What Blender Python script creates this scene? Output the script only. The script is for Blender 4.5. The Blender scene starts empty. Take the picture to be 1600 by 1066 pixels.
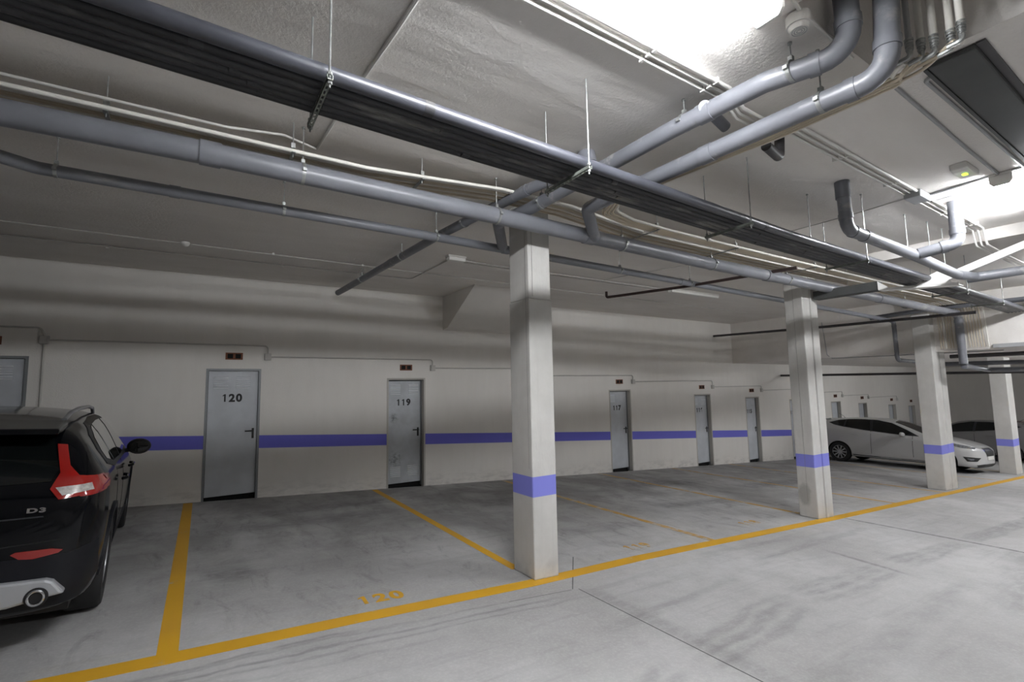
import bpy, bmesh, math, random
from mathutils import Vector, Matrix
from mathutils.bvhtree import BVHTree
from mathutils.geometry import delaunay_2d_cdt
random.seed(7)
SC = bpy.context.scene
COL = SC.collection
# ---------------------------------------------------------------- camera
cam_d = bpy.data.cameras.new('camera'); cam = bpy.data.objects.new('camera', cam_d); COL.objects.link(cam)
cam_d.sensor_width = 36.0; cam_d.lens = 758.70 / 1600 * 36.0; cam_d.clip_start = 0.05; cam_d.clip_end = 200
R_ = Vector((0.83940735, -0.54318247, -0.01865753)); U_ = Vector((-0.03710945, -0.09152772, 0.99511083)); F_ = Vector((0.54223444, 0.83461098, 0.09698624))
m = Matrix((R_, U_, -F_)).transposed().to_4x4(); m.translation = (0, 0, 1.6117)
cam.matrix_world = m
SC.camera = cam
# ---------------------------------------------------------------- world / exposure
w = bpy.data.worlds.new('world'); SC.world = w; w.use_nodes = True
w.node_tree.nodes['Background'].inputs[0].default_value = (0.5, 0.52, 0.55, 1)
w.node_tree.nodes['Background'].inputs[1].default_value = 0.0
SC.view_settings.view_transform = 'Standard'; SC.view_settings.look = 'None'
SC.view_settings.exposure = 1.65; SC.view_settings.gamma = 1.0; SC.view_settings.use_curve_mapping = False
LAMP_STRENGTH = 52.0
SC.cycles.max_bounces = 16; SC.cycles.diffuse_bounces = 8
# ---------------------------------------------------------------- scene constants (metres)
SL = 0.0558            # the floor falls this much per metre to the right
WY = 8.89              # storage-room wall
CZ = 3.477             # ceiling
STEP_X = 13.9; LOWZ = 2.25
def fz(x): return -SL * x

# ================================================================ materials
def new_mat(name):
    M = bpy.data.materials.new(name); M.use_nodes = True
    nt = M.node_tree; b = nt.nodes['Principled BSDF']
    return M, nt, b
def N(nt, t, **k):
    n = nt.nodes.new(t)
    for a, v in k.items(): setattr(n, a, v)
    return n
def L(nt, a, b): nt.links.new(a, b)
def math_n(nt, op, a, b=None, c=None, clamp=False):
    n = nt.nodes.new('ShaderNodeMath'); n.operation = op; n.use_clamp = clamp
    for i, v in enumerate((a, b, c)):
        if v is None: continue
        if isinstance(v, (int, float)): n.inputs[i].default_value = v
        else: nt.links.new(v, n.inputs[i])
    return n.outputs[0]
def mixc(nt, fac, a, b, mode='MIX'):
    n = nt.nodes.new('ShaderNodeMix'); n.data_type = 'RGBA'; n.blend_type = mode
    for i, v in ((0, fac), (6, a), (7, b)):
        if isinstance(v, (int, float)): n.inputs[i].default_value = v
        elif isinstance(v, tuple): n.inputs[i].default_value = (*v, 1) if len(v) == 3 else v
        else: nt.links.new(v, n.inputs[i])
    return n.outputs[2]
def noise(nt, vec, scale, detail=4, rough=.55, dist=0):
    n = N(nt, 'ShaderNodeTexNoise'); n.inputs['Scale'].default_value = scale; n.inputs['Detail'].default_value = detail
    n.inputs['Roughness'].default_value = rough; n.inputs['Distortion'].default_value = dist
    L(nt, vec, n.inputs['Vector']); return n.outputs['Fac']
def mapping(nt, vec, scale=(1, 1, 1), loc=(0, 0, 0), rot=(0, 0, 0)):
    n = N(nt, 'ShaderNodeMapping'); n.inputs['Scale'].default_value = scale; n.inputs['Location'].default_value = loc
    n.inputs['Rotation'].default_value = rot; L(nt, vec, n.inputs['Vector']); return n.outputs[0]
def ramp(nt, fac, lo, hi, a=0.0, b=1.0):
    n = N(nt, 'ShaderNodeMapRange'); n.interpolation_type = 'SMOOTHSTEP'
    for i, v in enumerate((lo, hi, a, b)): n.inputs[i + 1].default_value = v
    L(nt, fac, n.inputs[0]); return n.outputs[0]
def bump(nt, b, h, strength=.3, dist=.01):
    n = N(nt, 'ShaderNodeBump'); n.inputs['Strength'].default_value = strength; n.inputs['Distance'].default_value = dist
    L(nt, h, n.inputs['Height']); L(nt, n.outputs[0], b.inputs['Normal'])
def plain(name, col, rough=.5, metal=0., spec=.5, var=.0, vscale=6, bmp=0, bscale=60, coat=0, dust=None):
    M, nt, b = new_mat(name)
    b.inputs['Roughness'].default_value = rough; b.inputs['Metallic'].default_value = metal
    b.inputs['Specular IOR Level'].default_value = spec; b.inputs['Coat Weight'].default_value = coat
    b.inputs['Coat Roughness'].default_value = .03
    tc = N(nt, 'ShaderNodeTexCoord').outputs['Object']
    c = None
    if var:
        f = noise(nt, tc, vscale, 5)
        f2 = ramp(nt, f, .3, .7)
        c = mixc(nt, f2, tuple(x * (1 - var) for x in col), tuple(min(1, x * (1 + var)) for x in col))
    if dust:
        f = ramp(nt, noise(nt, mapping(nt, tc, (1.2, 5, 5)), 1.6, 6, .6), dust[1], dust[1] + .18)
        c = mixc(nt, f, c if c is not None else tuple(col), dust[0])
    if c is not None: L(nt, c, b.inputs['Base Color'])
    else: b.inputs['Base Color'].default_value = (*col, 1)
    if bmp: bump(nt, b, noise(nt, tc, bscale, 3), bmp, .004)
    return M

BLUE = (0.15, 0.15, 0.66)
def wall_mat(name, base, sloped=True, z0=.780, z1=.983, stripe=True, joint=False):
    M, nt, b = new_mat(name); b.inputs['Roughness'].default_value = .8; b.inputs['Specular IOR Level'].default_value = .25
    tc = N(nt, 'ShaderNodeTexCoord').outputs['Object']
    sep = N(nt, 'ShaderNodeSeparateXYZ'); L(nt, tc, sep.inputs[0])
    n1 = ramp(nt, noise(nt, tc, .9, 5), .3, .75); n2 = ramp(nt, noise(nt, mapping(nt, tc, (3, 3, .5)), 2.2, 5, .6), .35, .8)
    c = mixc(nt, n1, tuple(x * .95 for x in base), base)
    c = mixc(nt, math_n(nt, 'MULTIPLY', n2, .12), c, (base[0] * .72, base[1] * .70, base[2] * .66))
    h = math_n(nt, 'MULTIPLY_ADD', sep.outputs[0], SL if sloped else 0, sep.outputs[2])
    if stripe:
        k = math_n(nt, 'MULTIPLY', math_n(nt, 'GREATER_THAN', h, z0), math_n(nt, 'LESS_THAN', h, z1))
        c = mixc(nt, math_n(nt, 'MULTIPLY', k, .96), c, BLUE)
    # scuffed grime close to the floor
    g = math_n(nt, 'MULTIPLY', ramp(nt, h, .0, .35, 1, 0), ramp(nt, noise(nt, mapping(nt, tc, (1, 1, 3)), 4, 6, .65), .42, .7))
    c = mixc(nt, math_n(nt, 'MULTIPLY', g, .35), c, (.22, .21, .2))
    L(nt, c, b.inputs['Base Color'])
    hh = math_n(nt, 'ADD', noise(nt, tc, 70, 3, .6), math_n(nt, 'MULTIPLY', noise(nt, tc, 3, 3), .6))
    bump(nt, b, hh, .25, .008)
    return M
M_WALL = wall_mat('painted_wall', (.80, .775, .735))
def ceil_mat():
    M, nt, b = new_mat('stippled_ceiling'); b.inputs['Roughness'].default_value = .85; b.inputs['Specular IOR Level'].default_value = .15
    tc = N(nt, 'ShaderNodeTexCoord').outputs['Object']
    n1 = ramp(nt, noise(nt, mapping(nt, tc, (.5, 1.6, 1)), 1.1, 6, .6), .3, .75)
    c = mixc(nt, n1, (.70, .67, .635), (.78, .755, .725))
    L(nt, c, b.inputs['Base Color'])
    hh = math_n(nt, 'ADD', noise(nt, tc, 38, 4, .7), math_n(nt, 'MULTIPLY', noise(nt, mapping(nt, tc, (.6, 2.5, 1)), 1.3, 2), 4.5))
    bump(nt, b, hh, .45, .012)
    return M
M_CEIL = ceil_mat()
def concrete_mat():
    M, nt, b = new_mat('worn_concrete_floor'); b.inputs['Specular IOR Level'].default_value = .35
    tc = N(nt, 'ShaderNodeTexCoord').outputs['Object']
    sep = N(nt, 'ShaderNodeSeparateXYZ'); L(nt, tc, sep.inputs[0]); X, Y = sep.outputs[0], sep.outputs[1]
    base = mixc(nt, ramp(nt, noise(nt, tc, .45, 6, .6), .3, .7), (.31, .305, .30), (.46, .46, .46))
    base = mixc(nt, math_n(nt, 'MULTIPLY', ramp(nt, noise(nt, tc, 4.5, 9, .75), .38, .70), .42), base, (.30, .29, .285))
    base = mixc(nt, math_n(nt, 'MULTIPLY', ramp(nt, noise(nt, tc, 45, 5, .75), .42, .75), .28), base, (.60, .59, .58))
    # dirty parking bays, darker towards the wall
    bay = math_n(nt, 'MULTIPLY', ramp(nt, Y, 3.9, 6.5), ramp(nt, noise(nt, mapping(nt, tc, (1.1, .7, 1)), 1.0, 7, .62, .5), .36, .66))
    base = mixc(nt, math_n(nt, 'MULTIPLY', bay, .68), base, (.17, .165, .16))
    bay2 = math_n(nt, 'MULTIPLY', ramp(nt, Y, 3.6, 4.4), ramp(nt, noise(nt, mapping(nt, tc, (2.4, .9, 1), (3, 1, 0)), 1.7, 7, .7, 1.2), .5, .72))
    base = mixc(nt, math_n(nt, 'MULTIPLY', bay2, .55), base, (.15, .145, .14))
    # streaks of tyre rubber running along the aisle
    st = ramp(nt, noise(nt, mapping(nt, tc, (.55, 5.5, 1), (0, 0, 0), (0, 0, .04)), 1.5, 7, .65, .35), .50, .74)
    base = mixc(nt, math_n(nt, 'MULTIPLY', st, .30), base, (.21, .20, .20))
    wob = math_n(nt, 'MULTIPLY', math_n(nt, 'SUBTRACT', noise(nt, tc, 1.3, 3), .5), .25)
    brk = ramp(nt, noise(nt, mapping(nt, tc, (1, 3, 1)), 5, 6, .7), .3, .62, .25, 1)
    def seg(p, q, wd, amt, col, soft=True, wobble=True, brk_=True):
        nonlocal base
        d = Vector((q[0] - p[0], q[1] - p[1])); ln = d.length; d /= ln
        ax = math_n(nt, 'SUBTRACT', X, p[0]); ay = math_n(nt, 'SUBTRACT', Y, p[1])
        if wobble: ay = math_n(nt, 'ADD', ay, wob)
        t = math_n(nt, 'ADD', math_n(nt, 'MULTIPLY', ax, d.x), math_n(nt, 'MULTIPLY', ay, d.y))
        n = math_n(nt, 'ABSOLUTE', math_n(nt, 'ADD', math_n(nt, 'MULTIPLY', ax, -d.y), math_n(nt, 'MULTIPLY', ay, d.x)))
        k = ramp(nt, n, wd * .15 if soft else wd * .8, wd, 1, 0)
        e = math_n(nt, 'MULTIPLY', ramp(nt, t, 0, .35 if soft else .02), ramp(nt, t, ln - (.35 if soft else .02), ln, 1, 0))
        k = math_n(nt, 'MULTIPLY', math_n(nt, 'MULTIPLY', k, e), amt)
        if brk_: k = math_n(nt, 'MULTIPLY', k, brk)
        base = mixc(nt, k, base, col)
    rub = (.10, .098, .10)
    for yy0, yy1, xa, xb, am in ((3.66, 3.60, -2.5, 1.2, .42), (3.63, 3.54, -2.2, 2.4, .30), (3.55, 3.43, -2.6, 2.7, .45), (3.48, 3.33, -2.4, 2.9, .30), (3.38, 3.24, -1.8, 1.6, .18)):
        seg((xa, yy0), (xb, yy1), .028, am, rub)
    for o_, am in ((0, .38), (.13, .30), (-.14, .30)):
        pts_ = [(1.5, 1.75 + o_), (2.7, 2.17 + o_), (4.4, 2.36 + o_), (6.3, 2.36 + o_ * .8), (8.4, 2.28 + o_ * .6), (14, 2.2 + o_ * .6)]
        for p_, q_ in zip(pts_, pts_[1:]): seg(p_, q_, .075, am, rub)
    seg((2.4, 2.75), (4.6, 2.95), .09, .22, rub); seg((5.0, 3.15), (8.2, 3.25), .10, .25, rub); seg((2.5, 1.55), (6.5, 1.75), .16, .22, rub)
    seg((2.98, 3.5), (3.02, .5), .13, .30, rub, True, False); seg((5.6, 1.2), (8.5, 1.6), .35, .35, rub)
    seg((4.6, 3.6), (6.6, 3.45), .10, .25, rub); seg((3.9, 5.0), (5.4, 4.9), .25, .35, rub); seg((.6, 7.6), (2.8, 7.9), .3, .5, rub); seg((6.3, 5.6), (8.4, 5.4), .3, .5, rub)
    seg((6.3, 3.1), (6.1, 2.0), .06, .55, rub, True, False); seg((8.44, 3.8), (8.44, .8), .06, .7, rub, True, False)
    seg((7.3, 7.4), (9.4, 7.1), .45, .6, rub); seg((3.6, 7.0), (5.6, 7.1), .4, .5, rub); seg((.3, 6.9), (2.7, 7.1), .35, .45, rub)
    seg((.2, 5.6), (.5, 4.9), .3, .5, rub); seg((9.6, 6.2), (12.5, 6.0), .45, .5, rub)
    # saw-cut joints
    seg((2.90, 3.47), (2.93, -6), .006, .95, (.05, .05, .05), False, False, False); seg((2.84, 3.47), (3.45, 4.19), .006, .8, (.05, .05, .05), False, False, False)
    seg((8.44, 3.8), (8.44, -6), .010, .8, (.05, .05, .05), False, False, False); seg((2.2, 3.52), (2.84, 3.47), .006, .6, (.05, .05, .05), False, False, False)
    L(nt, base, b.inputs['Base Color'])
    L(nt, ramp(nt, noise(nt, tc, 3, 5), .3, .7, .55, .78), b.inputs['Roughness'])
    bump(nt, b, noise(nt, tc, 25, 6, .7), .12, .006)
    return M
M_FLOOR = concrete_mat()
def column_mat(z0, z1):
    M, nt, b = new_mat('rendered_column'); b.inputs['Roughness'].default_value = .8; b.inputs['Specular IOR Level'].default_value = .25
    tc = N(nt, 'ShaderNodeTexCoord').outputs['Object']
    sep = N(nt, 'ShaderNodeSeparateXYZ'); L(nt, tc, sep.inputs[0]); h = sep.outputs[2]
    n1 = ramp(nt, noise(nt, tc, 2.5, 6, .65), .3, .75)
    c = mixc(nt, n1, (.50, .49, .465), (.585, .575, .55))
    c = mixc(nt, math_n(nt, 'MULTIPLY', ramp(nt, noise(nt, mapping(nt, tc, (14, 14, .7)), 1.2, 5, .6), .5, .8), .35), c, (.40, .39, .37))
    k = math_n(nt, 'MULTIPLY', math_n(nt, 'GREATER_THAN', h, z0), math_n(nt, 'LESS_THAN', h, z1))
    c = mixc(nt, math_n(nt, 'MULTIPLY', k, .96), c, (0.20, 0.21, 0.66))
    g = math_n(nt, 'MULTIPLY', ramp(nt, h, z0 - .75, z0 - .35, 1, 0), ramp(nt, noise(nt, tc, 5, 6, .65), .45, .7))
    c = mixc(nt, math_n(nt, 'MULTIPLY', g, .5), c, (.30, .29, .28))
    X_ = sep.outputs[0]
    if z0 > .3 and z0 < .4:   # second pillar: dark scuff low on the side facing the bays
        dz = math_n(nt, 'SUBTRACT', h, -.10); dy = math_n(nt, 'SUBTRACT', sep.outputs[1], 4.02)
        d2 = math_n(nt, 'SQRT', math_n(nt, 'ADD', math_n(nt, 'MULTIPLY', math_n(nt, 'MULTIPLY', dz, dz), .35), math_n(nt, 'MULTIPLY', dy, dy)))
        d2 = math_n(nt, 'ADD', d2, math_n(nt, 'MULTIPLY', math_n(nt, 'SUBTRACT', noise(nt, tc, 9, 4), .5), .10))
        c = mixc(nt, math_n(nt, 'MULTIPLY', ramp(nt, d2, .06, .12, 1, 0), .45), c, (.16, .155, .14))
    L(nt, c, b.inputs['Base Color'])
    bump(nt, b, math_n(nt, 'ADD', noise(nt, mapping(nt, tc, (1, 1, .4)), 40, 4, .6), math_n(nt, 'MULTIPLY', noise(nt, tc, 5, 3), .8)), .3, .006)
    return M
def paint_mat(name, col, wear):
    """worn road paint: the concrete shows through where the paint has rubbed off"""
    M, nt, b = new_mat(name); b.inputs['Roughness'].default_value = .62
    tc = N(nt, 'ShaderNodeTexCoord').outputs['Object']
    f = ramp(nt, noise(nt, mapping(nt, tc, (1, 1, 1)), 6, 8, .72), wear, wear + .16)
    f2 = ramp(nt, noise(nt, tc, 1.1, 3), .35, .65, .0, .35)
    c = mixc(nt, f2, col, (col[0] * .8, col[1] * .8, col[2] * 1.2 + .02))
    c = mixc(nt, f, c, (.40, .37, .32))
    L(nt, c, b.inputs['Base Color'])
    return M
YEL = (.62, .335, .012)
M_YEL = paint_mat('yellow_road_paint', YEL, .60)
M_YELW = paint_mat('worn_yellow_paint', (.50, .29, .05), .47)
M_PVC = plain('grey_pvc', (.165, .17, .19), .38, 0, .5, .10, 3, dust=((.30, .295, .29), .56))
M_PVC2 = plain('dark_pvc', (.12, .125, .14), .42, 0, .5, .12, 3, dust=((.22, .215, .21), .58))
M_PIPE_DK = plain('dark_iron_pipe', (.045, .042, .045), .5, 0, .5, .1)
M_FIRE = plain('brown_painted_pipe', (.06, .038, .036), .5)
M_RUBBER = plain('black_insulation', (.030, .030, .034), .5, 0, .5, .2, 4, .1, 40, dust=((.15, .145, .135), .50))
M_RUBDK = plain('clean_black_insulation', (.014, .014, .017), .5, 0, .5, .2, 4)
M_RUBTOP = plain('smooth_black_insulation', (.050, .052, .064), .38, 0, .6, .15, 4, dust=((.13, .13, .13), .66))
M_ZINC = plain('galvanised_steel', (.36, .37, .36), .42, .75, .5, .2, 20)
M_CHAN = plain('dusty_channel', (.26, .28, .25), .5, .5, .5, .2, 20)
M_BEIGE = plain('beige_tube', (.56, .49, .38), .5, 0, .4, .08)
M_CREAM = plain('cream_conduit', (.66, .64, .59), .42, 0, .5, .05)
M_WHITEPL = plain('white_plastic', (.68, .67, .64), .4, 0, .5, .03)
M_COND = plain('grey_conduit', (.34, .345, .35), .5, 0, .5, .05)
M_COND_W = plain('painted_conduit', (.50, .485, .46), .6, 0, .3, .05)
M_DOOR = plain('galvanised_door_sheet', (.54, .565, .60), .42, .0, .5, .07, 3, .05, 150)
M_DOORW = plain('scuffed_door_sheet', (.50, .525, .555), .45, .0, .5, .14, 2.5, .05, 150)
def scuff(M):
    nt = M.node_tree; b = nt.nodes['Principled BSDF']; src = b.inputs['Base Color'].links[0].from_socket
    tc = N(nt, 'ShaderNodeTexCoord').outputs['Object']; sep = N(nt, 'ShaderNodeSeparateXYZ'); L(nt, tc, sep.inputs[0]); c = src
    for cx, cz, r in ((.17, 1.26, .13), (.20, .48, .22)):
        dx = math_n(nt, 'SUBTRACT', sep.outputs[0], cx); dz = math_n(nt, 'SUBTRACT', sep.outputs[2], cz)
        d = math_n(nt, 'SQRT', math_n(nt, 'ADD', math_n(nt, 'MULTIPLY', dx, dx), math_n(nt, 'MULTIPLY', dz, dz)))
        k = math_n(nt, 'MULTIPLY', ramp(nt, d, 0, r, 1, 0), ramp(nt, noise(nt, tc, 22, 6, .7), .42, .62))
        c = mixc(nt, math_n(nt, 'MULTIPLY', k, .8), c, (.10, .105, .11))
    L(nt, c, b.inputs['Base Color'])
scuff(M_DOORW)
M_LOUV = plain('pressed_louvre_painted_light', (.72, .74, .77), .35, .1)  # paler than the door sheet: light caught on the slats is painted in
M_FRAME = plain('grey_door_frame', (.24, .25, .26), .5, .3)
M_JAMB = plain('plaster_jamb', (.50, .48, .44), .8)
M_BLACK = plain('black_plastic', (.012, .012, .013), .45)
M_DARK = plain('dark_void', (.008, .008, .008), .9)
M_TERRA = plain('terracotta_vent', (.20, .085, .05), .75, 0, .3, .15, 20)
M_DUCT = plain('dark_grey_duct', (.075, .077, .076), .65, 0, .3, .06, 4)
M_WSTEEL = plain('white_steel', (.78, .77, .75), .4, 0, .5, .02)
M_INK = plain('black_lettering', (.012, .012, .014), .6)
M_CHROME = plain('chrome', (.75, .76, .78), .12, 1.)
M_STEEL = plain('brushed_steel', (.5, .5, .52), .3, 1.)
# car materials
M_CARBLK = plain('black_car_paint', (.0022, .0025, .0035), .10, 0, .28, 0)
M_CARWHT = plain('white_car_paint', (.50, .50, .50), .3, 0, .5, 0, coat=.8)
M_CARGRY = plain('grey_car_paint', (.16, .155, .155), .35, .2, .5, 0, coat=.6)
M_CARRED = plain('dark_red_car_paint', (.07, .012, .015), .3, 0, .5, 0, coat=.8)
M_GLASS = plain('tinted_car_glass', (.004, .005, .005), .03, 0, .5, 0)
M_GLASS2 = plain('side_car_glass', (.010, .012, .013), .03, 0, 1.0, 0, coat=1.0)
M_TRIM = plain('black_trim', (.014, .015, .018), .5, 0, .5)
M_CLAD = plain('textured_bumper', (.0065, .007, .010), .5, 0, .3, .1, 60)
M_TYRE = plain('tyre_rubber', (.013, .013, .014), .75)
M_SILVER = plain('silver_skid_plate', (.42, .43, .45), .38, .35)
M_RAIL = plain('anodised_rail', (.40, .41, .43), .3, .8)
M_RLENS = plain('red_lens', (.26, .008, .006), .12, 0, .6, 0, coat=1.0)
M_CLENS = plain('clear_lens', (.50, .47, .45), .10, .2, .6, .25, 30, coat=1.0)
M_HLENS = plain('headlamp_lens', (.22, .23, .25), .08, .5, .6, .4, 25, coat=1.0)
M_RIM = plain('silver_rim', (.42, .43, .45), .3, .7)
M_REFL = plain('blue_sky_tint_panel', (.16, .22, .45), .3)
def emis(name, col, s):
    M, nt, b = new_mat(name); b.inputs['Base Color'].default_value = (*col, 1); b.inputs['Emission Color'].default_value = (*col, 1)
    b.inputs['Emission Strength'].default_value = s; return M
M_TUBE = emis('lit_diffuser', (.95, .97, 1.0), LAMP_STRENGTH)
M_LED = emis('green_led', (.55, 1.0, .02), 3.0)

# ================================================================ mesh helpers
def tag(o, label, cat, group=None, kind=None):
    if label: o['label'] = label
    if cat: o['category'] = cat
    if group: o['group'] = group
    if kind: o['kind'] = kind
    return o
def link(name, bm, mats, parent=None, smooth=False, bevel=0):
    me = bpy.data.meshes.new(name); bmesh.ops.recalc_face_normals(bm, faces=bm.faces[:]); bm.to_mesh(me); bm.free()
    if not isinstance(mats, (list, tuple)): mats = [mats]
    for mm in mats: me.materials.append(mm)
    if smooth:
        for p in me.polygons: p.use_smooth = True
        me.set_sharp_from_angle(angle=math.radians(38))
    o = bpy.data.objects.new(name, me); COL.objects.link(o)
    if parent: o.parent = parent
    if bevel:
        md = o.modifiers.new('bevel', 'BEVEL'); md.width = bevel; md.segments = 2; md.limit_method = 'ANGLE'
    return o
def empty(name, loc=(0, 0, 0), rot=(0, 0, 0)):
    o = bpy.data.objects.new(name, None); o.empty_display_size = .2; COL.objects.link(o); o.location = loc; o.rotation_euler = rot; return o
def bx(bm, x0, x1, y0, y1, z0, z1, mi=0):
    vs = [bm.verts.new((x, y, z)) for x in (x0, x1) for y in (y0, y1) for z in (z0, z1)]
    for f in ((0, 1, 3, 2), (4, 6, 7, 5), (0, 4, 5, 1), (2, 3, 7, 6), (0, 2, 6, 4), (1, 5, 7, 3)):
        fc = bm.faces.new([vs[i] for i in f]); fc.material_index = mi
    return vs
def slab(bm, x0, x1, y0, y1, h0, h1):
    """a box whose bottom and top follow the slope of the floor"""
    vs = [bm.verts.new((x, y, z + fz(x))) for x in (x0, x1) for y in (y0, y1) for z in (h0, h1)]
    for f in ((0, 1, 3, 2), (4, 6, 7, 5), (0, 4, 5, 1), (2, 3, 7, 6), (0, 2, 6, 4), (1, 5, 7, 3)): bm.faces.new([vs[i] for i in f])
def prism(bm, poly, axis, a, b, mi=0):
    """poly: 2D points in the plane across axis ('x': (y,z), 'y': (x,z), 'z': (x,y))"""
    def P(p, t): return {'x': (t, p[0], p[1]), 'y': (p[0], t, p[1]), 'z': (p[0], p[1], t)}[axis]
    A = [bm.verts.new(P(p, a)) for p in poly]; B = [bm.verts.new(P(p, b)) for p in poly]; n = len(poly)
    fs = [bm.faces.new(A), bm.faces.new(B[::-1])] + [bm.faces.new((A[i], B[i], B[(i + 1) % n], A[(i + 1) % n])) for i in range(n)]
    for f in fs: f.material_index = mi
def fillet(pts, r, n=6):
    pts = [Vector(p) for p in pts]
    if r <= 0 or len(pts) < 3: return pts
    out = [pts[0]]
    for i in range(1, len(pts) - 1):
        a, p, c = pts[i - 1], pts[i], pts[i + 1]
        u = (a - p); v = (c - p); lu, lv = u.length, v.length; u.normalize(); v.normalize()
        ang = u.angle(v)
        if ang > math.pi - .03: out.append(p); continue
        d = min(r / math.tan(ang / 2), lu * .48, lv * .48); rr = d * math.tan(ang / 2)
        A = p + u * d; B = p + v * d
        cdir = (u + v).normalized(); c0 = p + cdir * (rr / math.sin(ang / 2))
        va = A - c0; vb = B - c0; th = va.angle(vb)
        for k in range(n + 1):
            t = k / n; out.append(c0 + (va * math.sin((1 - t) * th) + vb * math.sin(t * th)) / math.sin(th))
    out.append(pts[-1]); return out
def sweep(bm, pts, r, seg=10, cap=True, mi=0):
    pts = [Vector(p) for p in pts]; rs = r if isinstance(r, (list, tuple)) else [r] * len(pts)
    rings = []; nrm = None
    for i, p in enumerate(pts):
        t = (pts[min(i + 1, len(pts) - 1)] - pts[max(i - 1, 0)]).normalized()
        if i > 0 and i < len(pts) - 1:
            t = ((pts[i] - pts[i - 1]).normalized() + (pts[i + 1] - pts[i]).normalized()).normalized()
        if nrm is None: nrm = t.orthogonal().normalized()
        nrm = (nrm - t * nrm.dot(t)).normalized(); bn = t.cross(nrm)
        rings.append([bm.verts.new(p + (nrm * math.cos(2 * math.pi * k / seg) + bn * math.sin(2 * math.pi * k / seg)) * rs[i]) for k in range(seg)])
    for a, b in zip(rings, rings[1:]):
        for k in range(seg):
            f = bm.faces.new((a[k], a[(k + 1) % seg], b[(k + 1) % seg], b[k])); f.material_index = mi
    if cap:
        f = bm.faces.new(rings[0][::-1]); f.material_index = mi; f = bm.faces.new(rings[-1]); f.material_index = mi
def tube_obj(name, pts, r, mat, parent=None, bend=.0, seg=12):
    bm = bmesh.new(); sweep(bm, fillet(pts, bend), r, seg); return link(name, bm, mat, parent, True)
def cyl(bm, p, q, r, seg=16, mi=0): sweep(bm, [p, q], r, seg, True, mi)
def text_mesh(s, size, extrude=.002, bold=0., spacing=1.0):
    cu = bpy.data.curves.new('t', 'FONT'); cu.body = s; cu.size = size; cu.extrude = extrude; cu.offset = bold
    cu.align_x = 'CENTER'; cu.align_y = 'CENTER'; cu.space_character = spacing
    o = bpy.data.objects.new('t', cu); COL.objects.link(o); dg = bpy.context.evaluated_depsgraph_get()
    me = bpy.data.meshes.new_from_object(o.evaluated_get(dg)); bpy.data.objects.remove(o); bpy.data.curves.remove(cu); return me
def number_mesh(txt, size, extrude=.0015, bold=.006):
    """digits in a plain bold face; the 1 has a flag"""
    bm = bmesh.new(); adv = .60 * size; x = -adv * (len(txt) - 1) / 2
    for ch in txt:
        if ch == '1':
            h = size * .36; t = size * .07
            P = [(x + .02 * size - t, -h), (x + .02 * size + t, -h), (x + .02 * size + t, h), (x + .02 * size - t * .6, h), (x - .17 * size, h * .68), (x - .17 * size, h * .42), (x + .02 * size - t, h * .62)]
            prism(bm, P, 'z', -extrude, extrude)
        else:
            me = text_mesh(ch, size, extrude, bold); me.transform(Matrix.Translation((x - (min(v.co.x for v in me.vertices) + max(v.co.x for v in me.vertices)) / 2, -(min(v.co.y for v in me.vertices) + max(v.co.y for v in me.vertices)) / 2, 0)))
            bm.from_mesh(me); bpy.data.meshes.remove(me)
        x += adv
    me = bpy.data.meshes.new('number'); bm.to_mesh(me); bm.free(); return me
def text_obj(name, s, size, mat, parent, loc, rot, extrude=.002, bold=0., spacing=1.0, sc=(1, 1, 1)):
    me = number_mesh(s, size, extrude, bold); me.materials.clear(); me.materials.append(mat); me.name = name
    o = bpy.data.objects.new(name, me); COL.objects.link(o); o.parent = parent; o.location = loc; o.rotation_euler = rot; o.scale = sc; return o

# ================================================================ the setting
XL, XR, YN = -9.0, 31.0, -9.0
bm = bmesh.new(); slab(bm, XL, XR, YN, WY, -.25, 0.)
tag(link('floor', bm, M_FLOOR), 'sloping grey concrete garage floor with tyre marks', 'floor', kind='structure')
# back wall with an opening at every storage door
DW = .76; DH = 2.01
doors = [(-2.64, '121'), (.12, '120'), (2.98, '119'), (5.74, '118'), (8.62, '117'), (11.93, '116'), (14.44, '115'), (17.03, '114'), (19.95, '113'), (22.19, '112'), (25.01, '111'), (27.13, '110')]
bm = bmesh.new(); xs = [XL]
for x0, _ in doors: xs += [x0, x0 + DW]
xs.append(XR)
for i in range(0, len(xs), 2):
    vs = [bm.verts.new((x, y, z)) for x in (xs[i], xs[i + 1]) for y in (WY, WY + .2) for z in (fz(x) - .05, 3.6)]
    for f in ((0, 1, 3, 2), (4, 6, 7, 5), (0, 4, 5, 1), (2, 3, 7, 6), (0, 2, 6, 4), (1, 5, 7, 3)): bm.faces.new([vs[k] for k in f])
for x0, _ in doors: bx(bm, x0, x0 + DW, WY, WY + .2, fz(x0) + DH, 3.6)
tag(link('wall_back', bm, M_WALL), 'off-white storage room wall with a blue stripe', 'wall', kind='structure')
M_WALL2 = wall_mat('painted_wall_plain', (.72, .695, .655), stripe=False)
bm = bmesh.new(); bx(bm, XR, XR + .2, YN, WY + .2, -2.2, 3.6)
tag(link('wall_right', bm, M_WALL2), 'dim far end wall of the garage', 'wall', kind='structure')
bm = bmesh.new(); bx(bm, XL - .2, XL, YN, WY + .2, -.3, 3.6)
tag(link('wall_left', bm, M_WALL2), 'end wall outside the left of the view', 'wall', kind='structure')
bm = bmesh.new(); bx(bm, XL - .2, XR + .2, YN - .2, YN, -2.2, 3.6)
tag(link('wall_front', bm, M_WALL2), 'wall behind the camera', 'wall', kind='structure')
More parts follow.
